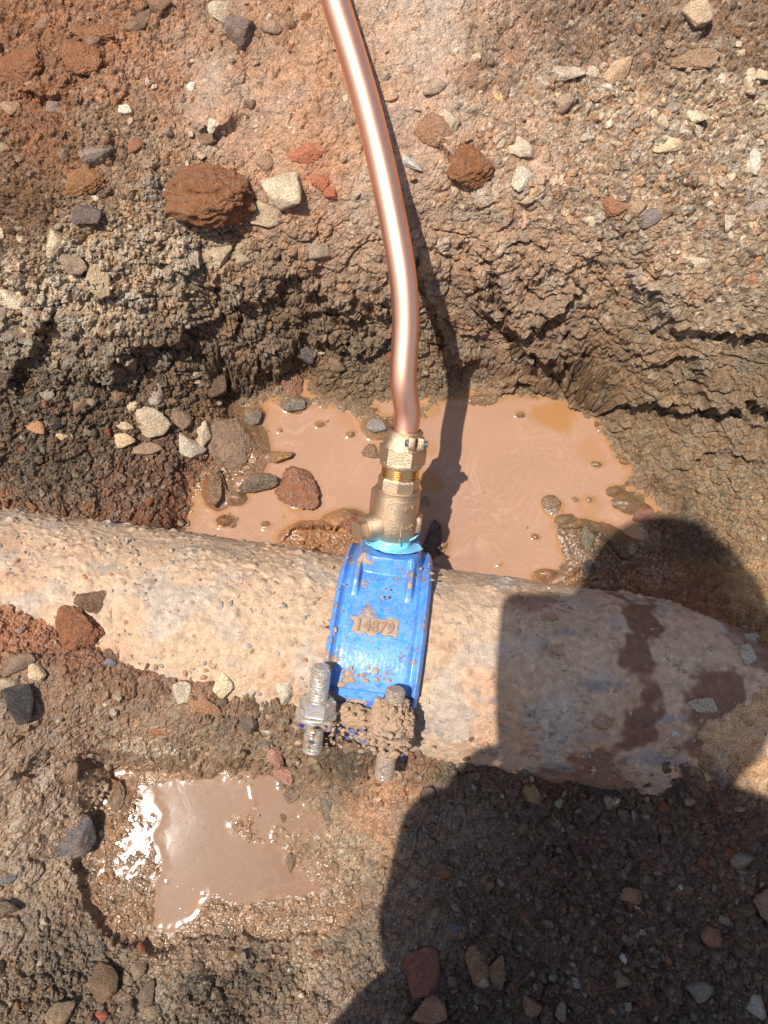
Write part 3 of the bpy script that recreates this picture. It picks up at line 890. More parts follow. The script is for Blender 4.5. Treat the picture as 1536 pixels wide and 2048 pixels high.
# square-shouldered boss under the valve
q1 = R * np.sin(SP - PHI)
dd = (np.abs(Xn - 0.0) ** 4 + np.abs(q1) ** 4) ** 0.25
bt = 0.1155 / np.maximum(np.cos(SP - PHI), 0.3)
kb = 1 - sstep(dd, 0.0245, 0.0300)
shoulder = 1 - sstep(dd, 0.028, 0.052)
R = R * (1 - kb) + bt * kb + 0.0045 * shoulder * (1 - kb)
for xr in (-0.024, 0.021):                              # stiffening ribs in front of the boss
    rb = np.exp(-((Xn - xr) / 0.0032) ** 4) * sstep(q1, 0.018, 0.024) * (1 - sstep(q1, 0.040, 0.052))
    R += rb * 0.008 * (1 - kb * .7)
dhole = np.hypot(Xn, q1)
R -= 0.004 * (1 - sstep(dhole, 0.0170, 0.0182)) * kb
# lower end steps down
R -= 0.004 * sstep(phd, 109.5, 110.5)
S3 = np.column_stack([Xn.ravel(), (R * np.cos(SP)).ravel(), (R * np.sin(SP)).ravel()])
wS = loc2w(S3).astype(np.float32)
mz = -0.10 + 0.10 * np.exp(-(e / 0.006) ** 2) + (0.34 + 0.22 * noise(wS, 0.009, 47) + 0.16 * noise(wS, 0.003, 48)).reshape(SX.shape) * sstep(0.0195 - np.abs(Xn + 0.003) + 0.004 * noise(wS, 0.008, 50).reshape(SX.shape), -.002, .003) * sstep(math.radians(4.6) - np.abs(SP - math.radians(80.5)) + 0.045 * noise(wS, 0.007, 51).reshape(SX.shape), -0.02, .03) + 0.07 * np.exp(-((phd - 100) / 6) ** 2)
mz += 0.08 * np.exp(-((Xn + 0.024) / .010) ** 2) * sstep(phd, 20, 30) * (1 - sstep(phd, 58, 64))
mz += 0.14 * np.exp(-((Xn - 0.021) / .0034) ** 2) * sstep(phd, 40, 46) * (1 - sstep(phd, 60, 63))
mz += (0.10 * noise(wS, 0.02, 40) + 0.08 * noise(wS, 0.008, 41)).reshape(SX.shape)
R2 = R + 0.00006 * noise(wS, 0.003, 42).reshape(SX.shape) + 0.00022 * noise(wS, 0.015, 43).reshape(SX.shape)
S3 = np.column_stack([Xn.ravel(), (R2 * np.cos(SP)).ravel(), (R2 * np.sin(SP)).ravel()])
# skirt down to the main
rim = np.concatenate([np.arange(nX), np.arange(1, nP) * nX + nX - 1, (nP - 1) * nX + np.arange(nX - 2, -1, -1), np.arange(nP - 2, 0, -1) * nX])
sk = S3[rim].copy(); rr_ = np.hypot(sk[:, 1], sk[:, 2])
sk[:, 1] *= 0.088 / rr_; sk[:, 2] *= 0.088 / rr_
nb = len(S3); nr = len(rim)
F = grid_faces(nX, nP)
i0 = np.arange(nr); i1 = (i0 + 1) % nr
F = np.concatenate([F, np.stack([rim[i0], nb + i0, nb + i1, rim[i1]], 1)])
me = mesh_np('saddle_body', np.concatenate([S3, sk]), F, M_blue, True, None, {'mud': np.concatenate([mz.ravel(), np.full(nr, .1)])})
me.set_sharp_from_angle(angle=math.radians(55))
link('saddle_body', me, clamp)


def mesh_from_curve(o):
    dg = bpy.context.evaluated_depsgraph_get()
    m_ = bpy.data.meshes.new_from_object(o.evaluated_get(dg))
    bpy.data.objects.remove(o)
    return m_


def text_mesh(s, size, ext, bold=0.0):
    cu = bpy.data.curves.new('t', 'FONT'); cu.body = s; cu.size = size; cu.extrude = ext
    cu.align_x = 'CENTER'; cu.align_y = 'CENTER'; cu.resolution_u = 3; cu.offset = bold
    o = bpy.data.objects.new('t', cu); COL.objects.link(o)
    bpy.context.view_layer.update()
    return mesh_from_curve(o)


# cast number 14879 on the plate
tm = text_mesh('14879', 0.0135, 0.0005, 0.0003)
for v in tm.vertices:
    X, T, H = v.co
    phi_ = math.radians(80.5) - T / 0.1025
    r_ = 0.1025 + H
    v.co = (X * 0.95 - 0.003, r_ * math.cos(phi_), r_ * math.sin(phi_))
tm.materials.append(M_stamp)
link('cast_number', tm, clamp)

# lower strap of the clamp round the front of the main
bmh = bmesh.new()
segs = 40
for (x0, x1, r0, r1, a0, a1) in [(-0.040, 0.036, 0.0905, 0.0965, 112.5, 250)]:
    rings = []
    for i in range(segs + 1):
        a = math.radians(a0 + (a1 - a0) * i / segs)
        rings.append([bmh.verts.new((x, r * math.cos(a), r * math.sin(a))) for x, r in ((x0, r0), (x0, r1), (x1, r1), (x1, r0))])
    for A, B in zip(rings[:-1], rings[1:]):
        for k in range(4): bmh.faces.new((A[k], A[(k + 1) % 4], B[(k + 1) % 4], B[k]))
    bmh.faces.new(rings[0]); bmh.faces.new(rings[-1])
bm_obj('strap', bmh, M_blue2, clamp)

PB = math.radians(119)          # angle of the bolted seam
TB = np.array([0, math.sin(PB), -math.cos(PB)])          # along the bolts, towards the valve
RB = np.array([0, math.cos(PB), math.sin(PB)])
XB = np.array([1.0, 0, 0])


def bframe(X, r, t=0.0):
    o = RB * r + TB * t + XB * X
    # columns: x, -radial, tangent  (right handed)
    M = Matrix.Identity(4)
    for i, c_ in enumerate((XB, -RB, TB)):
        for j in range(3): M[j][i] = float(c_[j])
    for j in range(3): M[j][3] = float(o[j])
    return M


XBOLT = (-0.0385, 0.0205)
for k, X in enumerate(XBOLT):
    for (t0, t1, w_, nm) in ((-0.016 - .006 * k, -0.001 - .006 * k, 0.029, 'lug'),):
        bml = bmesh.new()
        box(bml, (0, 0.004, (t0 + t1) / 2), (w_, 0.028, t1 - t0), bframe(X, 0.107), 0.004)
        bm_obj(nm, bml, M_blue2, clamp, True, 50)
bml = bmesh.new()
box(bml, (-0.009, 0.006, -0.006), (0.032, 0.014, 0.010), bframe(0, 0.104), 0.003)
bm_obj('lug_bridge', bml, M_blue2, clamp, True, 50)


def threaded(bm, r, h0, h1, pitch, M, n=28, depth=0.0009, cap=True):
    turns = (h1 - h0) / pitch
    steps = int(turns * 4)
    prof_ = []
    for i in range(steps + 1):
        h = h0 + (h1 - h0) * i / steps
        prof_.append((r - (depth if i % 4 in (1, 2) else 0.0) * (1 if i % 4 == 1 else .9), h))
    if cap:
        prof_ = prof_[:-1] + [(r * 0.95, h1 - 0.0006), (r * 0.78, h1 + 0.0008)]
    lathe(bm, prof_, n, M=M)


def hexnut(bm, af, h0, h1, M, twist=0.0, ch=0.12):
    r = af / math.sqrt(3)
    prof_ = [(r * (1 - ch), h0), (r, h0 + ch * r * .6), (r, h1 - ch * r * .6), (r * (1 - ch), h1)]
    rings = []
    for rr__, h in prof_:
        rings.append([bm.verts.new(M @ Vector((rr__ * math.cos(twist + k * math.pi / 3), rr__ * math.sin(twist + k * math.pi / 3), h))) for k in range(6)])
    for A, B in zip(rings[:-1], rings[1:]):
        for i in range(6): bm.faces.new((A[i], A[(i + 1) % 6], B[(i + 1) % 6], B[i]))
    bm.faces.new(rings[0]); bm.faces.new(rings[-1])


for k, (X, t_top, t_bot, mt) in enumerate(((XBOLT[0], 0.040, -0.032, M_zinc), (XBOLT[1], 0.036, -0.040, M_zinc_dirty))):
    Mb = bframe(X, 0.116)
    bmb = bmesh.new()
    Mb = bframe(X, 0.1165, -0.006 * k)
    threaded(bmb, 0.0078, t_bot, t_top, 0.0026, Mb, depth=0.0015)
    bolt = bm_obj('bolt', bmb, mt, clamp, True, 40)
    bmb = bmesh.new()
    hexnut(bmb, 0.0255, 0.0015, 0.0135, Mb, 0.0 + 0.1 * k)
    bm_obj('nut', bmb, mt, bolt, False)
    bmb = bmesh.new()
    lathe(bmb, [(0.0075, -0.0008), (0.0162, -0.0008), (0.0162, 0.0013), (0.0075, 0.0013)], 32, M=Mb)
    bm_obj('washer', bmb, mt, bolt, True, 40)

# ------------------------------------------------------------------ brass stop valve
AX = math.cos(PHI) * N3 + math.sin(PHI) * K3
BX = -math.sin(PHI) * N3 + math.cos(PHI) * K3        # from the valve towards the sky and the viewer
VO = PO + 0.112 * AX
valve = empty('brass_stop_valve', frame(VO, E3, -BX, AX), 'cast brass stop valve rising from the blue saddle into the copper tube', 'valve')
valve.name = 'stop_valve'
I4 = Matrix.Identity(4)
bmv = bmesh.new()
lathe(bmv, [(0.0145, 0.006), (0.0152, 0.0105), (0.0178, 0.013), (0.0198, 0.018), (0.0206, 0.026), (0.0206, 0.0335), (0.0198, 0.0340), (0.0198, 0.0500), (0.0188, 0.0510)], 64)
vb = bm_obj('valve_body', bmv, M_brass, valve, True, 35)
bmv = bmesh.new()                                    # heavier back corner of the casting
lathe(bmv, [(0.007, 0.014), (0.0095, 0.020), (0.0095, 0.049), (0.008, 0.0505)], 32, M=Matrix.Translation((-0.0135, 0.010, 0)))
bm_obj('body_lobe', bmv, M_brass, valve, True, 35)
bmv = bmesh.new()                                    # stop lug on the right
box(bmv, (0.0185, 0.002, 0.0265), (0.011, 0.016, 0.016), None, 0.003)
bm_obj('body_lobe', bmv, M_brass, valve, True, 35)
bmv = bmesh.new()                                    # parting line of the casting
box(bmv, (0.0075, -0.0193, 0.022), (0.0007, 0.0016, 0.022), None)
bm_obj('casting_seam', bmv, M_brass, valve, True, 35)
# spindle with its square
sd_ = Vector((-0.78, -0.62, -0.06)).normalized()
Ms = Matrix.Translation((-0.006, -0.003, 0.0235)) @ sd_.to_track_quat('Z', 'Y').to_matrix().to_4x4()
bmv = bmesh.new()
lathe(bmv, [(0.0128, 0.006), (0.0118, 0.0175), (0.0108, 0.0190), (0.0108, 0.0225), (0.0102, 0.0235)], 48, M=Ms)
sp_ = bm_obj('spindle_boss', bmv, M_brass, valve, True, 35)
bmv = bmesh.new()
box(bmv, (0, 0, 0.0268), (0.0118, 0.0118, 0.0078), Ms @ Matrix.Rotation(math.radians(8), 4, 'Z'), 0.0007)
bm_obj('spindle_square', bmv, M_brass, sp_, True, 50)
bmv = bmesh.new()
lathe(bmv, [(0.0186, 0.0508), (0.0192, 0.0513), (0.0192, 0.0528), (0.0184, 0.0534), (0.0184, 0.0538), (0.0194, 0.0544), (0.0196, 0.0556), (0.0186, 0.0566)], 64)
bm_obj('collar_ring', bmv, M_brass, valve, True, 30)
bmv = bmesh.new()
rr0 = 0.0178
rings = []
for rr1, h in ((rr0 * .99, 0.0560), (rr0, 0.0568), (rr0, 0.0650), (rr0 * 0.94, 0.0668)):
    rings.append([bmv.verts.new((rr1 * math.cos(math.radians(22.5 + 45 * k + 22.5)), rr1 * math.sin(math.radians(22.5 + 45 * k + 22.5)), h)) for k in range(8)])
for A, B in zip(rings[:-1], rings[1:]):
    for i in range(8): bmv.faces.new((A[i], A[(i + 1) % 8], B[(i + 1) % 8], B[i]))
bmv.faces.new(rings[0]); bmv.faces.new(rings[-1])
bm_obj('octagon_neck', bmv, M_brass, valve, False)
bmv = bmesh.new()
pr = [(0.0150, 0.0660)]
h = 0.0664
while h < 0.0765:
    pr += [(0.0158, h), (0.0158, h + 0.0007), (0.0149, h + 0.0011), (0.0149, h + 0.0014)]
    h += 0.0018
lathe(bmv, pr + [(0.0150, 0.078)], 64)
bm_obj('thread', bmv, M_brass_s, valve, True, 30)
bmv = bmesh.new()
lathe(bmv, [(0.0162, 0.0758), (0.0178, 0.0768), (0.0182, 0.0785), (0.0182, 0.0805), (0.0178, 0.0815)], 64)
hexnut(bmv, 0.0345, 0.0795, 0.0930, I4, math.radians(-4), 0.03)
bm_obj('compression_nut', bmv, M_brass, valve, True, 30)
bmv = bmesh.new()
lathe(bmv, [(0.0178, 0.0925), (0.0172, 0.0950), (0.0158, 0.0990), (0.0150, 0.1035), (0.0150, 0.1065), (0.0140, 0.1075), (0.0115, 0.1075), (0.0112, 0.1040)], 64)
cc_ = bm_obj('clamp_collar', bmv, M_brass, valve, True, 30)
for xx in (0.0042, 0.0118):
    bmv = bmesh.new()
    box(bmv, (xx, -0.0165, 0.1012), (0.0058, 0.0075, 0.0105), Matrix.Rotation(math.radians(8), 4, 'Z'), 0.0010)
    bm_obj('clamp_ear', bmv, M_brass, cc_, True, 50)
Mx = Matrix.Rotation(math.radians(8), 4, 'Z') @ Matrix.Translation((0.008, -0.0172, 0.1010)) @ Matrix.Rotation(math.pi / 2, 4, 'Y')
for h0, h1 in ((-0.0095, -0.0066), (0.0067, 0.0096)):
    bmv = bmesh.new()
    lathe(bmv, [(0.0022, h0), (0.0032, h0 + .0006), (0.0032, h1 - .0006), (0.0024, h1)], 20, M=Mx)
    bm_obj('clamp_screw', bmv, M_steel, cc_, True, 40)
# cast lettering: s, size, angle round the body (0 = to the viewer), height, radius
for s, size, ang, h, r, rot in (('IN', 0.0082, 38, 0.0435, 0.0199, 0), ('2', 0.0062, 0, 0.0612, 0.0167, 0), ('IN', 0.0062, 45, 0.0612, 0.0167, 0), ('PAST', 0.0062, 42, 0.0262, 0.0208, 12), ('9', 0.005, -38, 0.021, 0.0198, 60)):
    tm = text_mesh(s, size, 0.0006, 0.0002)
    a = math.radians(ang)
    for v in tm.vertices:
        x, y, z = v.co
        cr_, sr_ = math.cos(math.radians(rot)), math.sin(math.radians(rot))
        x, y = x * cr_ - y * sr_, x * sr_ + y * cr_
        if h > 0.055:
            th = a; v.co = (r * math.sin(th) + x * math.cos(th), -(r + z * .6) * math.cos(th) + x * math.sin(th), h + y)
        else:
            th = a + x / r; v.co = ((r + z) * math.sin(th), -(r + z) * math.cos(th), h + y)
    tm.materials.append(M_brass)
    link('cast_letters', tm, valve)
bmv = bmesh.new()                                     # cast arrow outline
ar = [(-1, 0), (0, 1.1), (1, 0), (.45, 0), (.45, -1), (-.45, -1), (-.45, 0)]
for i in range(len(ar)):
    a = Vector(ar[i]) * 0.0030; b = Vector(ar[(i + 1) % len(ar)]) * 0.0030
    mid = (a + b) / 2; L = (b - a).length; an = math.atan2(b.y - a.y, b.x - a.x)
    th = 0.05
    Mq = Matrix.Translation((math.sin(th) * 0.0206 + mid.x, -0.0203, 0.0255 + mid.y)) @ Matrix.Rotation(-an, 4, 'Y')
    box(bmv, (0, 0, 0), (L + .0004, 0.0014, 0.00055), Mq)
bm_obj('cast_arrow', bmv, M_brass, valve)
# thread tape squeezed out under the valve
nT = 90
pr = [(0.0150, 0.0118), (0.0161, 0.0110), (0.0157, 0.0100), (0.0166, 0.0090), (0.0162, 0.0080), (0.0172, 0.0070), (0.0168, 0.0060), (0.0180, 0.0052), (0.0196, 0.0044), (0.0212, 0.0046), (0.0218, 0.0056)]
rings = []
bmv = bmesh.new()
for j, (r, h) in enumerate(pr):
    ring = []
    for i in range(nT):
        a = 2 * math.pi * i / nT
        fl = max(0, math.cos(a + 0.75)) ** 3           # frayed wider on the right
        w_ = (0.0006 * math.sin(5 * a + j) + 0.0004 * math.sin(13 * a + 2 * j)) * (0.3 + j / 6)
        rr1 = r + w_ + fl * 0.0085 * max(0, (j - 5) / 5)
        ring.append(bmv.verts.new((rr1 * math.cos(a), rr1 * math.sin(a), h + 0.4 * w_ + fl * 0.0030 * max(0, (j - 5) / 5))))
    rings.append(ring)
for A, B in zip(rings[:-1], rings[1:]):
    for i in range(nT): bmv.faces.new((A[i], A[(i + 1) % nT], B[(i + 1) % nT], B[i]))
ot = bm_obj('thread_tape', bmv, M_tape, valve, True)
md = ot.modifiers.new('thick', 'SOLIDIFY'); md.thickness = 0.0004
bmv = bmesh.new()                                     # loose torn end, up by the body
pts_ = [(0.0150, -0.0165, 0.0155), (0.0200, -0.0140, 0.0175), (0.0232, -0.0100, 0.0200)]
vv = []
for i, (x, y, z) in enumerate(pts_):
    vv.append((bmv.verts.new((x, y, z)), bmv.verts.new((x + 0.001, y + .001, z + 0.0026 - 0.001 * abs(i - 1)))))
for i in range(2): bmv.faces.new((vv[i][0], vv[i + 1][0], vv[i + 1][1], vv[i][1]))
ot = bm_obj('tape_end', bmv, M_tape, valve, True)
md = ot.modifiers.new('thick', 'SOLIDIFY'); md.thickness = 0.0004

# ------------------------------------------------------------------ copper tube
st = VO + 0.1030 * AX
cps = [st, st + 0.018 * AX]
pxs = [(806, 760, .176), (812, 650, .196), (806, 555, .213), (786, 440, .229), (762, 325, .242), (735, 215, .2515), (703, 105, .262), (670, 0, .272), (634, -120, .284), (590, -260, .300), (520, -460, .325)]
cps += [W(u, v, z) for u, v, z in pxs]
cps = np.array(cps)
# Catmull-Rom through the points
path = []
for i in range(len(cps) - 1):
    p0 = cps[max(i - 1, 0)]; p1 = cps[i]; p2 = cps[i + 1]; p3 = cps[min(i + 2, len(cps) - 1)]
    for t in np.linspace(0, 1, 20, endpoint=False):
        path.append(0.5 * ((2 * p1) + (-p0 + p2) * t + (2 * p0 - 5 * p1 + 4 * p2 - p3) * t ** 2 + (-p0 + 3 * p1 - 3 * p2 + p3) * t ** 3))
path.append(cps[-1]); path = np.array(path)
for _ in range(30):
    path[8:-1] = (path[7:-2] + 2 * path[8:-1] + path[9:]) / 4
tn = np.gradient(path, axis=0); tn /= np.linalg.norm(tn, axis=1)[:, None]
nC = 64; CRAD = 0.0108
V_, UVs = [], []
n0 = np.cross(tn[0], [1, 0, 0]); n0 /= np.linalg.norm(n0)
s_ = 0
for i in range(len(path)):
    n0 = n0 - tn[i] * (n0 @ tn[i]); n0 /= np.linalg.norm(n0); b0 = np.cross(tn[i], n0)
    if i: s_ += np.linalg.norm(path[i] - path[i - 1])
    for k in range(nC):
        a = 2 * math.pi * k / nC
        V_.append(path[i] + CRAD * (math.cos(a) * n0 + math.sin(a) * b0)); UVs.append((s_, k / nC))
F = grid_faces(nC, len(path), wrap=True)
me = mesh_np('copper_tube', V_, F, M_copper, True)
uvl = me.uv_layers.new(name='UVMap')
li = np.zeros(len(me.loops), np.int32); me.loops.foreach_get('vertex_index', li)
UVs = np.array(UVs)
kk = UVs[li].copy()
# no seam: mirror the round coordinate
kk[:, 1] = np.abs(kk[:, 1] - 0.5) * 2
uvl.data.foreach_set('uv', kk.astype(np.float32).ravel())
ct = link('copper_tube', me)
tag(ct, 'bright bent copper tube running from the brass valve up the bank', 'pipe')

# ------------------------------------------------------------------ stones and clods
def ico(level):
    bm = bmesh.new()
    bmesh.ops.create_icosphere(bm, subdivisions=level, radius=1.0)
    v = np.array([x.co[:] for x in bm.verts], np.float32)
    f = np.array([[y.index for y in x.verts] for x in bm.faces], np.int32)
    bm.free()
    return v / np.linalg.norm(v, axis=1)[:, None], f


ICO = {k: ico(k) for k in (1, 2, 3, 4, 5)}


def rock_verts(dirs, seed, clod=False, soft=0.0):
    r = np.random.default_rng(seed)
    n = r.normal(size=(r.integers(9, 15) if clod else r.integers(12, 17), 3)); n /= np.linalg.norm(n, axis=1)[:, None]
    d = r.uniform(0.62, 1.0, len(n)) if clod else r.uniform(0.5, 0.85, len(n))
    dot = np.maximum(dirs @ n.T, 1e-3)
    R = d[None] / dot
    k = 9.0 if clod else 45.0
    rad = -np.log(np.exp(-k * np.minimum(R, 3)).sum(1)) / k
    rad = np.clip(rad, 0.3, 1.25 if clod else 1.6)
    if clod:
        rad = rad * (1 + 0.12 * fbm(dirs + seed * 1.7, 0.9, 3) + 0.07 * fbm(dirs + seed * 1.7, 0.22, 4, 0, .72))
        f1, f2, c_ = worley(dirs * 1.0 + seed * 0.37, 0.22, 3.0)
        rad += 0.05 * np.clip(1 - (f1 / .55) ** 2, 0, 1)
    else:
        rad = rad * (1 + 0.05 * fbm(dirs + seed * 1.7, 0.6, 3)) + 0.022 * fbm(dirs + seed, 0.18, 3, 0, .7)
    v = dirs * rad[:, None]
    return v / np.abs(v).max(0)[None]


POOL = {}


def rock_mesh(level, seed, clod, mat):
    key = (level, seed, clod, mat.name)
    if key not in POOL:
        d, f = ICO[level]
        POOL[key] = mesh_np('clod' if clod else 'stone', rock_verts(d, seed, clod), f, mat, not clod)
    return POOL[key]


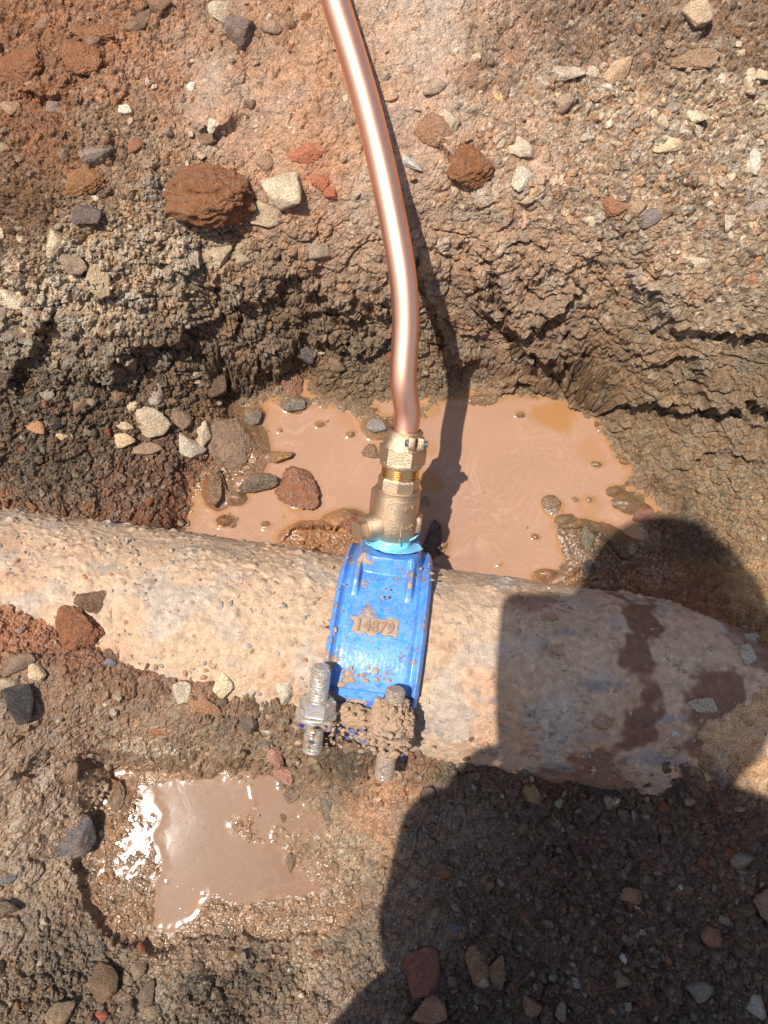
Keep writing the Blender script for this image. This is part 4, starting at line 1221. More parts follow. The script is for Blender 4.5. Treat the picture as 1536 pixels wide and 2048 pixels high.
ST = """415,390,178,135,-8,140 94 62,C,large rusty brown rounded clod with a pitted face, left of the copper tube
165,364,88,56,8,150 106 66,C,flat pointed ochre brown clod lying above a dark grey stone
60,138,125,85,-20,142 94 62,C,broad reddish brown clod nearest the upper left edge of the bank
163,122,88,66,-15,146 98 66,C,reddish brown clod just right of the broad clod at upper left
205,72,104,56,-12,148 102 70,C,long reddish clod above the other two reddish clods at upper left
940,335,88,74,-15,140 92 60,C,dark brown clod with a black and ochre top right of the tube shadow
866,264,74,54,-42,158 122 94,C,flat brown slab of earth with a shadowed lower edge right of the tube
612,312,78,42,5,182 116 86,C,crumbly bright orange patch of clay left of the copper tube
640,362,36,40,10,178 110 80,C,small bright orange clod just under the orange clay patch
661,384,28,26,0,178 108 78,C,smallest orange crumb below the orange clay patch
152,1250,112,84,-12,142 92 64,C,large reddish brown clod sitting on the left of the water main
185,1205,60,46,10,120 92 72,C,grey brown lump on top of the clod on the main
465,892,104,108,0,142 112 84,CW,big wet brown mound standing in the left end of the puddle
598,978,92,74,-25,158 98 60,CW,wet orange brown lump standing alone in the puddle
515,967,72,34,12,104 88 66,CW,long dark wet lump between the mound and the orange lump
562,914,46,24,20,164 116 64,CW,small ochre wet lump above the long dark lump
580,767,46,58,0,150 98 70,CW,rust orange stone at the upper left rim of the puddle
868,1082,46,74,8,70 44 30,CW,dark wet clod beside the valve's foot
1158,726,112,62,-4,126 98 74,C,brown boulder of earth beneath the cracked ledge
432,978,36,72,12,132 96 58,CW,upright wet brown lump at the left shore of the puddle
706,1046,46,38,0,150 92 58,CW,wet reddish mud lump left of the valve spindle
1225,412,66,42,0,164 114 84,C,orange brown crumbly clod on the right bank
545,1512,62,36,-50,190 136 112,CW,upper half of the salmon pink crumbly streak above the lower puddle
570,1548,52,34,-45,190 136 112,CW,lower half of the salmon pink crumbly streak above the lower puddle
1390,120,90,50,0,168 138 108,C,flat buff clod below the rounded boulder at upper right
435,28,52,46,10,206 190 160,,pale cream stone at the top edge left of the tube
478,62,62,62,-20,132 114 104,,grey brown rock touching the pale stone at the top edge
322,18,44,44,20,150 116 92,,brown stone cut by the top edge
545,57,42,28,-5,158 132 110,,grey brown stone near the top left of the tube
570,382,76,76,20,214 196 166,,large cream faceted stone right of the rusty clod
536,436,76,44,-20,196 174 142,,buff flattened stone under the cream faceted stone
180,432,64,44,-6,104 94 90,,dark grey stone under the pointed ochre clod
113,497,46,52,35,208 192 160,,rounded cream stone in the grey gravel at left
149,527,48,44,0,160 138 116,,grey brown stone right below the rounded cream stone
195,563,50,62,10,194 172 136,,tan stone under the grey brown one in the left gravel
24,600,76,40,-38,222 206 178,,long whitish stone at the left edge
495,508,60,70,-20,182 164 138,,grey buff stone above the ledge left of the tube
430,516,58,46,-10,196 178 148,,buff stone left of the grey buff stone above the ledge
628,500,58,62,15,168 148 128,,brown grey pointed stone left of the tube at mid height
382,174,22,28,10,232 224 206,,white chip with a thin root beside it at upper left
254,226,28,24,0,236 224 202,,white crumbly chip in the brown soil at upper left
424,251,24,32,0,216 202 176,,small pale upright stone at upper left
112,217,46,34,0,152 132 120,,grey flat stone under the broad reddish clod
200,311,62,44,25,150 134 120,,grey weathered stone in soil above the pointed clod
1393,33,68,58,5,204 178 144,,rounded buff boulder at the top right
1125,154,84,34,6,206 188 162,,long pale slab in the right bank near the top
1186,145,40,26,-8,214 196 168,,pale stone at the right end of the long slab
1233,145,60,44,20,200 168 134,,tan stone right of the pale slab
995,192,42,26,-25,204 178 128,,ochre pale wedge of stone right of the tube
898,247,40,46,10,206 188 160,,pale squarish stone above the dark brown clod
1048,299,56,50,25,216 198 172,,upper of the three pale stones grouped on the right bank
1074,335,64,36,-28,212 182 154,,pinkish middle one of the three pale stones on the right bank
1041,361,48,40,35,220 206 182,,lowest and whitest of the three pale stones on the right bank
1059,386,28,34,10,206 176 132,,tan stone under the three pale stones
1050,430,22,52,-15,216 178 152,,thin pinkish upright stone on the right bank
1493,168,34,52,15,222 204 170,,cream angular stone near the upper right edge
1524,152,32,18,-15,216 196 160,,cream sliver beside the cream angular stone at upper right edge
1388,236,44,34,0,224 206 172,,cream wedge stone high on the right bank
1336,293,68,34,8,220 194 156,,long cream stone on the right bank
1508,327,34,54,-20,216 206 186,,whitish upright stone close to the right edge
1460,440,34,76,-22,206 190 162,,tall pale shard standing on the right bank
1516,411,56,36,15,168 156 144,,grey stone at the right edge by the tall shard
1389,525,40,42,0,214 196 164,,cream rounded stone right of the flat white stone
1322,550,46,22,-8,228 206 186,,flat white pinkish stone above the right ledge
1298,436,56,36,25,136 124 118,,dark grey stone in the right bank
1270,415,40,34,20,178 150 120,,brown stone beside the orange clod on the right bank
1114,496,24,50,-30,208 196 178,,pale grey leaning wedge on the right bank
1170,517,30,20,0,218 198 172,,small cream stone right of the leaning wedge
820,330,50,28,-12,204 196 184,,pale grey stone half in the tube's shadow
868,177,44,30,30,180 158 136,,grey buff flat stone right of the tube
1130,206,38,36,0,186 158 134,,grey buff round stone in the right bank
783,192,26,34,-10,206 170 138,,tan stone at the edge of the tube's shadow
1260,664,42,26,20,190 158 112,,tan stone under the right ledge
1230,620,30,22,0,150 124 98,,brown stone in the face of the right ledge
303,853,66,62,-20,206 186 156,,largest cream stone on the loose left slope
409,863,40,62,15,204 186 158,,upright pale stone right of the largest cream stone
377,899,64,50,-8,204 192 170,,pale stone mottled with grey at the foot of the upright one
251,854,34,18,-8,222 198 160,,small flat cream stone left of the largest cream stone
250,881,40,32,-8,222 194 154,,cream wedge below the small flat cream stone
290,897,60,30,20,164 138 114,,flat grey brown stone under the cream wedge
264,813,20,34,-8,214 192 156,,narrow cream stone above the largest cream stone
310,790,36,40,0,178 164 144,,grey stone above the largest cream stone
313,815,30,18,10,204 190 164,,pale sliver touching the grey stone above the large cream one
366,841,44,46,0,142 120 98,,brown grey stone between the large cream and the upright pale stone
113,842,22,34,20,38 40 44,,shiny black coal-like stone on the left slope
124,876,30,18,0,226 196 146,,small cream orange pebble on the left slope
72,857,34,28,-10,190 138 98,,tan orange stone left of the black one
96,788,34,32,-30,152 142 126,,grey stone on the left slope below the dark hollow
163,800,28,46,5,146 116 92,,brown upright stone on the left slope
184,775,30,48,10,136 126 112,,grey upright stone beside the brown upright one
240,787,42,30,10,134 108 82,,brown oval stone on the left slope
432,768,72,50,0,112 94 78,,large dark brown stone above the puddle's left end
393,745,28,30,0,196 178 146,,small buff stone above the large dark brown stone
391,762,24,12,-5,206 184 150,,thin buff sliver under the small buff stone
612,707,48,34,-15,92 90 94,,dark bluish grey stone on the steep bank left of the tube
640,703,22,12,-25,198 184 164,,tiny pale chip right of the bluish stone
668,722,42,42,0,136 112 92,,brown grey stone right of the bluish stone
592,808,44,26,5,128 122 104,W,grey stone just awash in the puddle below the rust one
508,834,40,34,0,122 112 96,W,grey wet stone at the puddle's left inlet
754,856,42,36,0,160 156 150,W,speckled grey wet stone beside the foot of the copper tube
739,906,30,32,0,150 112 76,W,ochre wet stone left of the brass nut
668,832,26,22,0,164 116 76,W,small wet ochre stone in the puddle left of the tube
537,863,20,18,0,178 104 62,W,tiny orange pebble in the left part of the puddle
510,1021,26,22,-30,160 126 84,W,ochre pebble in the puddle under the long dark lump
473,1047,26,22,0,150 112 70,W,small ochre pebble near the puddle's lower left shore
1098,866,24,22,0,160 146 120,W,round grey pebble with a ring in the right puddle
1184,961,24,34,15,150 134 92,W,oval striped pebble in the right puddle
1102,1004,34,28,30,150 120 88,W,largest stone standing in the right puddle
1284,1030,42,38,15,150 96 72,W,rust red wet stone at the puddle's right shore
1173,1080,32,58,12,122 114 88,W,grey green wet stone at the lower right shore
848,1008,22,30,-15,150 128 96,W,wet pebble just right of the valve
1080,1073,16,20,10,150 128 84,W,tiny ochre pebble low in the right puddle
1180,1134,34,28,30,40 40 44,W,black wet stone in the shaded mud
1200,1168,40,24,-12,138 112 76,W,tan oval stone in shaded mud behind the main
40,1322,68,50,10,140 116 98,,brown grey stone left of the cream one at lower left
74,1347,34,46,15,216 196 156,,cream stone at lower left between two darker ones
22,1370,44,36,30,182 168 140,,grey cream stone at the left edge under the brown grey one
45,1405,62,74,10,58 56 56,,black rough rock at the lower left edge
364,1387,48,42,25,206 192 166,,pale grey stone lying left of the cream wedge before the main
446,1367,42,50,-15,224 204 170,,cream wedge stone before the main
508,1378,20,22,30,210 194 168,,small cream chip between the two stones before the main
570,1380,38,52,10,202 190 168,,pale grey stone left of the left bolt
407,1411,90,30,-28,168 126 92,,long brown slab under the pale grey stone
496,1446,46,36,-15,104 92 82,,dark grey stone at the right end of the brown slab
358,1430,26,30,30,150 138 112,,small greenish grey stone under the brown slab
208,1408,20,18,0,206 186 150,,small cream pebble on the wet mud at left
220,1325,22,16,0,120 126 138,,tiny bluish pebble on the mud at left
219,1236,26,56,-8,214 182 148,,tan stone leaning on the clod on the main
702,1489,36,36,0,140 120 98,,grey brown stone between the two bolts' feet
656,1610,30,56,5,126 116 98,W,grey upright wet stone right of the lower puddle
152,1680,74,92,-25,104 100 98,W,large dark grey wet rock at the lower puddle's left rim
145,1545,30,46,-10,138 104 74,W,brown wet stone left of the lower puddle
320,1461,32,20,-20,170 108 76,,orange chip above the lower puddle
20,1752,44,24,5,118 116 112,W,grey flat stone at the left edge beside the lower puddle
276,1941,42,38,20,134 118 98,,grey brown stone under the lower puddle
213,1962,58,70,10,112 90 68,,large brown stone at the bottom left
296,1980,36,46,20,110 96 80,,dark stone right of the large brown one at bottom left
205,2028,32,32,0,150 88 68,,reddish stone near the bottom edge at left
115,2032,56,48,0,138 118 94,,tan grey stone at the bottom edge at left
12,1812,60,34,-15,112 96 80,,brown flat stone by the left edge below the grey one
450,1870,46,40,10,120 98 72,W,wet brown stone below the lower puddle
582,1722,20,40,8,130 104 72,W,narrow wet stone at the lower puddle's right shore
580,1590,48,28,20,128 104 76,W,wet brown stone above the lower puddle's right end
235,1600,34,66,-12,132 104 74,W,long wet brown stone inside the lower puddle's upper left rim
1498,1311,38,44,-10,200 190 170,,pale grey stone on the right end of the main
1507,1275,32,26,25,172 166 156,,small grey stone above the pale one at the right end
1401,1410,58,28,-4,190 180 156,,flat pale stone in the wet patch on the main
1396,1322,20,14,0,212 204 188,,white chip on the right part of the main
1203,1438,42,36,25,194 166 134,,broken tan crumb on the middle of the shaded main
1351,1467,16,12,0,220 212 196,,tiny white chip low on the shaded main
1336,1505,34,26,10,190 166 138,,tan chip at the lower edge of the shaded main
1300,1260,18,12,0,196 166 138,,small tan chip beside the wet streak on the main
1100,1240,34,24,10,190 150 116,,tan flake near the upper edge of the shaded main
1066,1592,36,52,10,160 128 92,,brown oval stone in shade below the main
1233,1601,14,11,30,226 218 200,,tiny white chip in the shade below the main
1386,1595,36,30,0,150 132 108,,grey brown stone in the shade at right
1274,1815,20,15,-20,226 220 206,,brightest white chip in the deep shade
1368,1776,20,13,0,206 204 196,,pale blue grey chip in the shade
1249,1913,24,19,-20,206 206 204,,whitish chip low in the deep shade
841,1944,72,84,10,138 90 76,,large dark red stone in the bottom shade
948,1922,54,72,15,142 110 82,,brown stone right of the dark red stone
1000,1945,38,64,0,128 104 80,,upright brown stone second to the right of the dark red one
1510,2008,42,64,20,170 166 158,,large grey stone at the bottom right corner
1404,1985,48,42,20,140 130 118,,grey stone left of the corner stone at bottom right
1265,1790,54,36,15,150 112 88,,brown stone above the brightest white chip
1480,1716,44,40,20,136 124 108,,grey stone in the shade at the right
1524,1806,46,52,0,142 120 98,,grey brown stone at the right edge in shade
1420,1872,42,38,10,150 108 82,,reddish brown stone in the shade at the lower right
908,1862,34,32,0,104 100 104,,bluish dark stone in shade above the brown stones
1245,1965,30,22,0,140 112 88,,small brown stone low in the shade
1145,1968,32,22,0,166 158 148,,grey oval pebble at the bottom in shade
870,2020,90,54,10,150 116 92,,broad brown stone at the bottom edge in shade
1060,2010,46,34,-30,150 118 94,,buff brown stone at the bottom edge right of the broad one"""
n_st = 0
rots = np.random.default_rng(21)


def place_rock(u, v, w, h, rot, col, wetf, clod, seed, level, thick=0.55, sink=0.15, scale_t=None):
    P, onp = surf([u], [v]); P = P[0]
    n_ = normal_at(P[None])[0]
    depth = (P - CAMP) @ FWD
    sx, sy = w * depth / FPX / 2, h * depth / FPX / 2
    sz = min(sx, sy) * thick
    z = n_ * 0.45 + np.array([0, 0, 0.55]); z /= np.linalg.norm(z)
    a = math.radians(rot)
    x = np.array([math.cos(a), math.sin(a), 0]); x = x - z * (x @ z); x /= np.linalg.norm(x)
    y = np.cross(z, x)
    o = bpy.data.objects.new('soil_clod' if clod else 'stone', rock_mesh(level, seed, clod, M_wstone if wetf else M_stone))
    COL.objects.link(o)
    M = Matrix.Identity(4)
    for i, (c_, s_) in enumerate(((x, sx), (y, sy), (z, sz))):
        for j in range(3): M[j][i] = float(c_[j] * s_)
    p = P + z * sz * sink
    for j in range(3): M[j][3] = float(p[j])
    o.matrix_world = M
    k = np.array([0.9, 0.86, 0.8]) if wetf else np.array([1.22, 1.15, 1.06])
    c_ = alb(col) * k
    o.color = (*[float(q_) for q_ in c_], 1)
    return o


for i, line in enumerate(ST.split('\n')):
    t = line.split(',', 7)
    u, v, w, h, rot = [float(q_) for q_ in t[:5]]
    col = [float(q_) for q_ in t[5].split()]
    fl = t[6]
    clod = 'C' in fl
    big = max(w, h)
    lv = 5 if (clod and big > 80) else 4 if (big > 45 or clod) else 3
    o = place_rock(u, v, w * 1.14, h * 1.14, rot, col, 'W' in fl, clod, 100 + i if big > 34 else 500 + i % 14, lv,
                   0.42 if 'W' in fl else (0.66 if clod else 0.62), 0.30 if 'W' in fl else (0.24 if clod else 0.42))
    tag(o, t[7], 'clod' if clod else 'stone')

# more countable stones, told apart by where they lie
NAMED = []
for line in ST.split('\n'):
    t = line.split(',', 7); w_ = t[7].split(',')[0].split()
    stop = [i for i, q_ in enumerate(w_) if i > 2 and q_ in ('in', 'at', 'with', 'right', 'left', 'above', 'below', 'under', 'beside', 'lying', 'nearest', 'sitting', 'standing', 'touching', 'between', 'just', 'before', 'low', 'near', 'cut', 'leaning', 'bedded')]
    NAMED.append((float(t[0]), float(t[1]), ' '.join(w_[:8])))
USED = {}


def word_of(c):
    r_, g_, b_ = c; m_ = (r_ + g_ + b_) / 3
    hue = 'grey' if r_ - b_ < 34 else 'buff' if (g_ - b_ > 22 and r_ - g_ < 26) else 'reddish' if r_ - g_ > 46 else 'brown'
    return ('pale ' if m_ > 168 else 'dark ' if m_ < 104 else '') + hue


def pebble_label(u, v, w, h, c, kind):
    size = 'tiny' if w < 17 else 'small' if w < 24 else 'medium'
    shp = 'round' if h / w > 0.86 else 'oval' if h / w > 0.72 else 'long'
    best = sorted((math.hypot(u - a, v - b), a, b, nm) for a, b, nm in NAMED)[:6]
    for (dd_, a, b, nm) in best:
        an = math.degrees(math.atan2(v - b, u - a))
        dr = ['right of', 'below and right of', 'below', 'below and left of', 'left of', 'above and left of', 'above', 'above and right of'][int(((an + 360 + 22.5) % 360) // 45)]
        lab = f'{size} {word_of(c)} {shp} {kind} {dr} the {nm}'
        if len(lab.split()) > 16:
            lab = ' '.join(lab.split()[:16])
        if lab not in USED:
            USED[lab] = 1
            return lab
    return lab


GR = [
    # u0 u1 v0 v1 n, size range, colours, label, group, wet
    (0, 420, 460, 720, 66, (15, 36), 'pale', 'pale grey gravel stone in the loose grey heap on the upper left slope', 'pale gravel stones of the left heap', 0),
    (1130, 1530, 80, 540, 74, (13, 36), 'pale', 'small buff stone bedded in the sunlit right bank', 'buff stones bedded in the right bank', 0),
    (880, 1130, 180, 560, 16, (12, 24), 'pale', 'small buff stone in the soil between the tube shadow and the right bank', 'buff stones right of the tube', 0),
    (0, 620, 20, 440, 34, (14, 46), 'brown', 'small brown stone or crumb in the reddish soil of the upper left bank', 'brown stones of the upper left bank', 0),
    (20, 380, 760, 1020, 40, (14, 32), 'mix', 'small brown or grey stone on the loose slope between the dark hollow and the main', 'stones of the loose left slope', 0),
    (640, 1500, 600, 740, 22, (14, 30), 'brown', 'small dark brown stone in the face of the steep bank above the puddle', 'stones in the steep bank face', 0),
    (1240, 1520, 820, 1050, 14, (12, 24), 'brown', 'small brown stone on the slope right of the puddle', 'stones right of the puddle', 0),
    (840, 1530, 1580, 2040, 44, (16, 40), 'mix', 'small stone bedded in the shaded ground below the main', 'stones in the shaded ground', 0),
    (20, 640, 1880, 2040, 18, (16, 36), 'mix', 'brown or grey stone bedded in the sunlit ground along the bottom edge', 'stones along the bottom edge', 0),
    (620, 960, 1470, 1560, 14, (12, 26), 'mix', 'small crumb of gravel at the foot of the saddle bolts', 'gravel at the saddle bolts', 0),
    (0, 600, 1380, 1520, 12, (14, 28), 'brown', 'small brown stone in the mud in front of the left part of the main', 'stones before the main', 0),
]
PALS = {'pale': [(226, 208, 180), (214, 194, 162), (186, 172, 152), (220, 194, 156), (168, 152, 134), (230, 214, 190)],
        'brown': [(160, 120, 90), (140, 112, 88), (128, 106, 88), (172, 140, 108), (120, 98, 80), (150, 96, 68)],
        'mix': [(150, 124, 100), (128, 112, 98), (170, 150, 122), (110, 96, 84), (158, 98, 66), (186, 166, 138), (140, 120, 96)]}
for (u0, u1, v0, v1, n, (s0, s1), pal, lab, grp, wf) in GR:
    for k in range(n):
        u = rots.uniform(u0, u1); v = rots.uniform(v0, v1)
        w = s0 + (s1 - s0) * rots.random() ** 2.2
        h = w * rots.uniform(0.6, 1.0)
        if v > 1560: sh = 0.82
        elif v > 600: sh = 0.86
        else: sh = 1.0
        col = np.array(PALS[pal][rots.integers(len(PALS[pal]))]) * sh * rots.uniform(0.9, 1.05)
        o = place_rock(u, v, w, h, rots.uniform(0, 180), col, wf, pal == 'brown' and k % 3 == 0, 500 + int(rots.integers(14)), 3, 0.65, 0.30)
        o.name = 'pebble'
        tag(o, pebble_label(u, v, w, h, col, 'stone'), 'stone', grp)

# ------------------------------------------------------------------ grit and crumbs, too many to count
def scatter(name, n, level, smin, smax, u0, u1, v0, v1, kmode, seed, label, cat, pexp=2.0):
    r = np.random.default_rng(seed)
    u = r.uniform(u0, u1, n); v = r.uniform(v0, v1, n)
    P, onp = surf(u, v)
    zc = zone(P)
    s1 = F1_(P[:, 0], P[:, 1]); s2 = F2_(P[:, 0], P[:, 1]); s3 = F3_(P[:, 0], P[:, 1])
    keep = (s1 > 0.002) & (s2 > 0.001)
    pr_ = zc[:, 5] if kmode == 'grit' else np.clip(zc[:, 4] * 0.8, 0, 1)
    if kmode == 'pipe': keep &= onp & (r.random(n) < 0.2 + 0.8 * np.maximum(sstep(-P[:, 0], -0.05, 0.12), sstep(-(P[:, 1] - PO[1] + (P[:, 0] - PO[0]) * .14), 0.035, 0.075)))
    else: keep &= (~onp) & (r.random(n) < pr_ * np.where(s3 < 0.0, 0.25, 1))
    P = P[keep]; zc = zc[keep]; n = len(P); onp = onp[keep]; s3 = s3[keep]
    nrm = normal_at(P)
    size = smin + (smax - smin) * r.random(n) ** pexp
    d, f = ICO[level]
    base = [rock_verts(d, 900 + k) for k in range(24)]
    q4 = r.normal(size=(n, 4)); q4 /= np.linalg.norm(q4, axis=1)[:, None]
    a, b, c_, e_ = q4.T
    Rm = np.stack([1 - 2 * (c_ * c_ + e_ * e_), 2 * (b * c_ - a * e_), 2 * (b * e_ + a * c_), 2 * (b * c_ + a * e_), 1 - 2 * (b * b + e_ * e_), 2 * (c_ * e_ - a * b),
                   2 * (b * e_ - a * c_), 2 * (c_ * e_ + a * b), 1 - 2 * (b * b + c_ * c_)], 1).reshape(n, 3, 3)
    sc = size[:, None] * r.uniform([0.8, 0.6, 0.45], [1.1, 0.9, 0.75], (n, 3)) / 2
    B = np.stack(base)[r.integers(0, 24, n)]
    Vv = np.einsum('nij,nvj->nvi', Rm, B * sc[:, None, :]) + (P + nrm * size[:, None] * 0.14)[:, None, :]
    nv = len(d)
    Ff = (f[None] + (np.arange(n) * nv)[:, None, None]).reshape(-1, 3)
    if kmode == 'pipe':
        pc = np.array([alb((214, 190, 162)), alb((196, 164, 132)), alb((206, 150, 112)), alb((180, 170, 156))])[r.integers(0, 4, n)]
    else:
        own = zc[:, :3]
        pc = PEBCOL[r.integers(0, len(PEBCOL), n)] * np.clip(own.mean(1) / 0.19, 0.5, 1.15)[:, None] * (1.25 if kmode == 'grit' else 1.0) * np.array([1.04, 1.0, .95])
        mixk = (0.25 + 0.4 * r.random(n))[:, None] if kmode == 'grit' else (0.75 + 0.25 * r.random(n))[:, None]
        pc = pc * (1 - mixk) + own * mixk
        if kmode != 'grit': pc = pc * r.uniform(0.8, 1.2, (n, 1))
    w_ = np.clip(np.maximum(zc[:, 3], 1 - sstep(s3, -.004, .004)), 0, 1)
    if kmode == 'pipe': w_ = w_ * 0
    cols = np.repeat(np.clip(pc, .01, .9), nv, 0)
    o = link(name, mesh_np(name, Vv.reshape(-1, 3), Ff, M_gravel, False, cols, {'wet': np.repeat(w_, nv)}))
    return tag(o, label, cat, None, 'stuff')


scatter('gravel', 9000, 2, 0.0042, 0.0125, -150, 1690, -120, 2150, 'grit', 31, 'mixed grey and buff gravel strewn over the banks and trench floor', 'gravel', 2.6)
scatter('grit', 34000, 1, 0.0016, 0.0046, -150, 1690, -120, 2150, 'grit', 35, 'pale fine grit sprinkled over the whole excavation', 'grit', 2.0)
scatter('soil_crumbs', 30000, 1, 0.0016, 0.0065, -150, 1690, -120, 2150, 'soil', 32, 'fine brown crumbs of earth lying over the banks', 'soil', 2.4)
oc_ = scatter('mud_crumbs', 10000, 1, 0.0012, 0.0075, -60, 1600, 1030, 1560, 'pipe', 33, None, None, 5.0)
for k_ in ('label', 'category'):
    if k_ in oc_.keys(): del oc_[k_]
oc_.parent = main_empty
oc_.matrix_parent_inverse = main_empty.matrix_world.inverted()


# mud stuck on the casting and the bolts (one crust, part of the clamp)
def clod_on(parent, name, items, mat, level=3):
    VV, FF = [], []; nb_ = 0
    d, f = ICO[level]
    for (p, s, sd) in items:
        v = rock_verts(d, sd, False) * np.array(s) + np.array(p)
        VV.append(v); FF.append(f + nb_); nb_ += len(v)
    o = link(name, mesh_np(name, np.concatenate(VV), np.concatenate(FF), mat, False), parent)
    tag(o, kind='stuff')
    return o


def saddle_pt(u, v, r=0.1):
    """local point on the casting seen at picture px"""
    d = ray(u, v)
    dl = np.array([d @ E3, d @ N3, d @ K3]); ol = CAMP - PO; ol = np.array([ol @ E3, ol @ N3, ol @ K3])
    a = dl[1] ** 2 + dl[2] ** 2; b = ol[1] * dl[1] + ol[2] * dl[2]; c_ = ol[1] ** 2 + ol[2] ** 2 - r * r
    t = (-b - math.sqrt(max(b * b - a * c_, 0))) / a
    return ol + dl * t


rm = np.random.default_rng(77)
items = []
for (u, v, sp, n, s) in [(662, 1262, 9, 5, 5), (745, 1330, 10, 7, 4.5), (700, 1362, 14, 12, 5), (755, 1358, 14, 14, 4.6), (690, 1345, 10, 8, 4), (775, 1180, 10, 6, 2.8), (770, 1195, 5, 4, 3.4), (700, 1215, 8, 4, 2.8), (725, 1120, 16, 9, 2.6), (820, 1320, 6, 3, 3), (735, 1262, 14, 4, 2.0), (790, 1300, 12, 4, 1.8), (660, 1300, 8, 5, 2.4), (735, 1288, 42, 20, 1.3), (845, 1150, 10, 8, 3.4), (855, 1135, 10, 8, 3.2), (740, 1250, 60, 26, 1.0), (740, 1200, 60, 20, 0.9), (812, 1150, 6, 6, 2.0), (690, 1170, 14, 8, 1.8)]:
    for k in range(n):
        uu, vv_ = u + rm.normal() * sp, v + rm.normal() * sp * .7
        p = saddle_pt(uu, vv_, 0.1015 if v > 1200 else 0.107)
        sz = s * 0.00046 * (0.22 + 1.5 * rm.random() ** 3)
        a_ = math.atan2(p[2], p[1]); items.append((p, (sz * rm.uniform(.8, 1.5), sz * (1 - .5 * abs(math.cos(a_))), sz * (1 - .5 * abs(math.sin(a_)))), 500 + k))
clod_on(clamp, 'mud_crust', items, M_mud, 2)
def cake(p, rad3, seed, ax=None):
    dd_, f_ = ICO[5]
    r_ = 1 + 0.16 * fbm(dd_ + seed, 0.7, 3) + 0.09 * fbm(dd_ + seed, 0.2, 3, 0, .7)
    w1, w2, w3 = worley(dd_ + seed, 0.15, 1.0)
    r_ = r_ + 0.07 * np.clip(1 - (w1 / .6) ** 2, 0, 1)
    B_f = np.stack([XB, RB, TB], 0)
    vv_ = (dd_ * r_[:, None] * np.array(rad3)) @ B_f + np.array(p)
    o_ = link('mud_cake', mesh_np('mud_cake', vv_, f_, M_mud, False), clamp)


cake(RB * 0.116 + TB * 0.004 + XB * XBOLT[1], (0.0165, 0.0135, 0.0175), 3.1)
cake(RB * 0.111 + TB * -0.014 + XB * (XBOLT[1] + .001), (0.0165, 0.0135, 0.0120), 5.3)
cake(RB * 0.104 + TB * -0.004 + XB * -0.009, (0.0190, 0.0070, 0.0085), 7.7)
cake(RB * 0.109 + TB * -0.006 + XB * XBOLT[0], (0.0160, 0.0130, 0.0090), 9.9)
cake(RB * 0.1045 + TB * -0.018 + XB * (XBOLT[1] + .008), (0.0120, 0.0090, 0.0120), 12.9)
items = []
for X, amt in ((XBOLT[0], 40), (XBOLT[1], 190)):
    for k in range(amt):
        t = rm.uniform(-0.024, 0.022 if amt > 50 else 0.002); a = rm.uniform(-1.9, 1.9)
        rad = np.interp(t, [-.024, -.012, 0, .013, .018, .022], [.013, .0165, .0170, .0150, .0125, .0085])
        o = RB * (0.116 + rad * math.cos(a)) + TB * t + XB * (X + rad * math.sin(a))
        s = 0.0005 + 0.0032 * rm.random() ** 5
        items.append((o, (s * 1.2, s, s), 520 + k % 30))
for k in range(80):
    o = RB * rm.uniform(0.106, 0.114) + TB * rm.uniform(-0.030, 0.006) + XB * rm.uniform(-0.030, 0.016)
    s = 0.0007 + 0.0022 * rm.random() ** 3
    items.append((o, (s * 1.3, s, s), 540 + k % 30))
clod_on(clamp, 'mud_crust', items, M_mud, 2)

# ------------------------------------------------------------------ the photographer squatting at the near edge (throws the big shadow)
def flat_mat(name, col, rough=0.7, spec=0.3):
    m, n, l, p = new_mat(name)
    geo = n.new('ShaderNodeNewGeometry')
    nz = tex_noise(n, l, geo.outputs['Position'], 120, 4, 0.6)
    l.new(mixc(n, l, 1.0, col, ramp(n, l, nz, [(0.3, g3(0.8)), (0.7, g3(1.15))]), 'MULTIPLY'), p.inputs['Base Color'])
    p.inputs['Roughness'].default_value = rough; p.inputs['Specular IOR Level'].default_value = spec
    l.new(bump(n, l, nz, 0.002, 0.4), p.inputs['Normal'])
    return m


M_skin = flat_mat('skin', (0.42, 0.24, 0.17), 0.5)
M_coat = flat_mat('navy_work_jacket', (0.03, 0.04, 0.08))
M_trou = flat_mat('dark_trousers', (0.04, 0.04, 0.045))
M_boot = flat_mat('brown_boots', (0.08, 0.05, 0.03))
M_hair = flat_mat('dark_hair', (0.03, 0.02, 0.015))
M_dev = flat_mat('black_plastic', (0.02, 0.02, 0.022), 0.3)
M_eye = flat_mat('eye', (0.6, 0.6, 0.6), 0.2)


def skin_obj(name, pts, edges, mat, parent=None, sub=2, root=0):
    """pts: (x, y, z, rx, ry)"""
    me = bpy.data.meshes.new(name)
    me.from_pydata([p[:3] for p in pts], edges, [])
    o = link(name, me, parent)
    sk_ = o.modifiers.new('skin', 'SKIN')
    me.skin_vertices if me.skin_vertices else None
    if not me.skin_vertices: me.attributes  # layer is made with the modifier
    for i, p in enumerate(pts):
        sv = me.skin_vertices[0].data[i]
        sv.radius = (p[3], p[4]); sv.use_root = (i == root)
    sb = o.modifiers.new('sub', 'SUBSURF'); sb.levels = sub; sb.render_levels = sub
    bpy.context.view_layer.update()
    dg = bpy.context.evaluated_depsgraph_get()
    m2 = bpy.data.meshes.new_from_object(o.evaluated_get(dg))
    m2.materials.clear(); m2.materials.append(mat)
    for pl_ in m2.polygons: pl_.use_smooth = True
    o.modifiers.clear(); o.data = m2
    return o


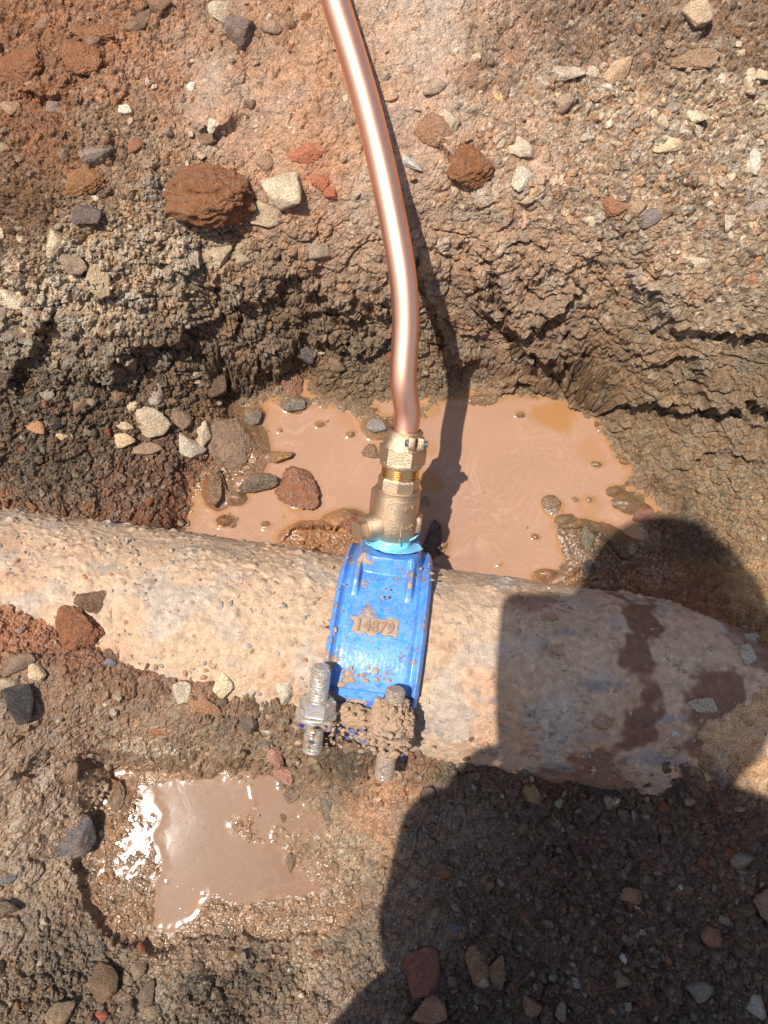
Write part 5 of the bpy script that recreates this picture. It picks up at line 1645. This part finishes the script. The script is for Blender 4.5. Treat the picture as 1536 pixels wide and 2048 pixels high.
HX = -0.04
bodyp = [(HX, -.86, .36, .13, .12), (HX, -.74, .52, .13, .11), (HX+.02, -.50, .69, .15, .13), (HX+.01, -.43, .80, .14, .13), (HX, -.42, .88, .05, .05), (HX, -.33, .94, .05, .05),
         (-.165, -.48, .80, .058, .058), (-.125, -.45, .60, .045, .045), (-.130, -.350, .69, .036, .036),
         (.125, -.49, .80, .055, .055), (.16, -.44, .58, .043, .043), (.075, -.345, .70, .028, .028),
         (-.16, -.84, .36, .085, .085), (-.095, -.465, .53, .068, .068), (-.22, -.80, .20, .055, .055), (-.21, -.86, .12, .04, .04),
         (.08, -.84, .36, .085, .085), (.16, -.60, .50, .062, .062), (.14, -.80, .20, .055, .055), (.13, -.86, .12, .04, .04)]
bodye = [(0, 1), (1, 2), (2, 3), (3, 4), (4, 5), (3, 6), (6, 7), (7, 8), (3, 9), (9, 10), (10, 11), (0, 12), (12, 13), (13, 14), (14, 15), (0, 16), (16, 17), (17, 18), (18, 19)]
person = skin_obj('person', [(*p[:3], p[3] * (.72 if p[3] > .07 else 1), p[4] * (.72 if p[3] > .07 else 1)) for p in bodyp], bodye, M_skin, None)
tag(person, 'person with dark hair in navy work jacket squatting at the trench edge holding a tablet', 'person')
up_i = [0, 1, 2, 3, 4, 6, 7, 8, 9, 10, 11]


def sub_skin(name, idx, k, add, mat, root):
    mp = {a: b for b, a in enumerate(idx)}
    pts = [(*bodyp[i][:3], bodyp[i][3] * k + add, bodyp[i][4] * k + add) for i in idx]
    ed = [(mp[a], mp[b]) for a, b in bodye if a in mp and b in mp]
    return skin_obj(name, pts, ed, mat, person, root=mp[root])


sub_skin('jacket', up_i, 1.06, .014, M_coat, 1)
sub_skin('trousers', [0, 12, 13, 14, 15, 16, 17, 18, 19], 1.06, .010, M_trou, 0)
for x in (-.21, .13):
    skin_obj('boot', [(x, -.90, .10, .05, .05), (x, -.86, .17, .05, .05), (x, -.80, .09, .052, .042), (x, -.70, .085, .048, .034), (x, -.63, .085, .04, .028)],
             [(0, 1), (0, 2), (2, 3), (3, 4)], M_boot, person)
# head, looking down at the screen
hc_ = Vector((HX, -.262, 1.0))
look = Vector((0, 0.10, -1)).normalized(); crown = Vector((0, 0.99, 0.10)).normalized(); side = Vector((1, 0, 0))
Mh = Matrix.Identity(4)
for i, c_ in enumerate((side, look, crown)):
    for j in range(3): Mh[j][i] = c_[j]
for j in range(3): Mh[j][3] = hc_[j]
d, f = ICO[4]
hv = d.copy(); x, y, z = hv.T
sx_ = 0.076 * (1 - 0.16 * sstep(-z, 0.1, 0.9)); sy_ = 0.094; sz_ = 0.115
nose = np.exp(-((x / .16) ** 2 + ((z + .08) / .2) ** 2)) * (y > 0)
eye = (np.exp(-(((np.abs(x) - .38) / .16) ** 2 + ((z - .12) / .12) ** 2))) * (y > 0)
mouth = np.exp(-((x / .34) ** 2 + ((z + .46) / .05) ** 2)) * (y > 0)
hv = np.column_stack([x * sx_, y * sy_ * (1 + .24 * nose - .09 * eye - .04 * mouth), z * sz_])
me = mesh_np('head', (np.array(Mh.to_3x3()) @ hv.T).T + np.array(hc_), f, M_skin, True)
link('head', me, person)
hv2 = d[:, :] * np.array([.083, .100, .121]); keep_v = (d[:, 2] > 0.25) | (d[:, 1] < -0.1)
hv2 = np.where(keep_v[:, None], hv2 * (1 + 0.03 * noise(d * 1.0, .12)[:, None]), hv2 * 0.80)
link('hair', mesh_np('hair', (np.array(Mh.to_3x3()) @ hv2.T).T + np.array(hc_), f, M_hair, True), person)
for s in (-1, 1):
    bme = bmesh.new()
    bmesh.ops.create_uvsphere(bme, u_segments=16, v_segments=10, radius=0.012, matrix=Mh @ Matrix.Translation((s * .029, .078, .013)))
    bm_obj('eye', bme, M_eye, person, True)
    bme = bmesh.new()
    bmesh.ops.create_uvsphere(bme, u_segments=16, v_segments=12, radius=1.0, matrix=Mh @ Matrix.Translation((s * .080, -.008, -.005)) @ Matrix.Diagonal((.009, .020, .032, 1)))
    bm_obj('ear', bme, M_skin, person, True)
# the device, lens by the camera, held in both hands
tabl = empty('tablet', cam.matrix_basis.to_4x4() if False else Matrix.Translation(Vector(CAMP)) @ Matrix.Rotation(TILT, 4, 'X'), 'black tablet computer held flat above the trench in both hands', 'tablet')
bmt = bmesh.new()
box(bmt, (-0.042, -0.093, 0.0085), (0.124, 0.216, 0.007), None)
bmesh.ops.bevel(bmt, geom=[e_ for e_ in bmt.edges if abs(e_.verts[0].co.z - e_.verts[1].co.z) > .005], offset=0.011, segments=6, affect='EDGES', profile=0.5)
bm_obj('tablet_case', bmt, M_dev, tabl, True, 40)
bmt = bmesh.new()
box(bmt, (-0.042, -0.093, 0.0126), (0.112, 0.196, 0.0006), None)
bm_obj('screen', bmt, M_dev, tabl)


def T(x, y, z):
    v = Matrix.Translation(Vector(CAMP)) @ Matrix.Rotation(TILT, 4, 'X') @ Vector((x, y, z))
    return (v.x, v.y, v.z)


for s, ex, wr in ((-1, -0.098, (-.125, -.352, .69)), (1, 0.020, (.075, -.345, .70))):
    yk_ = -0.150 if s < 0 else -0.095
    palm = T(ex + s * 0.034, yk_ - 0.012, 0.004)
    pts = [(*wr, .026, .020), (*palm, .036, .018)]; ed = [(0, 1)]
    for k in range(4):
        y0 = yk_ + 0.030 - 0.021 * k; L = (0.030, 0.033, 0.031, 0.025)[k]
        a = T(ex + s * 0.018, y0 * 1.0, -0.002); b = T(ex - s * 0.008, y0 + .003, -0.007); c_ = T(ex - s * L, y0 + 0.004, -0.004)
        i = len(pts)
        pts += [(*a, .0095, .0095), (*b, .0085, .0085), (*c_, .0072, .0072)]; ed += [(1, i), (i, i + 1), (i + 1, i + 2)]
    i = len(pts)
    a = T(ex + s * 0.022, yk_ + 0.012, 0.016); b = T(ex - s * 0.010, yk_ + 0.020, 0.022)
    pts += [(*a, .011, .011), (*b, .009, .009)]; ed += [(1, i), (i, i + 1)]
    skin_obj('hand', pts, ed, M_skin, person, 1, 1)
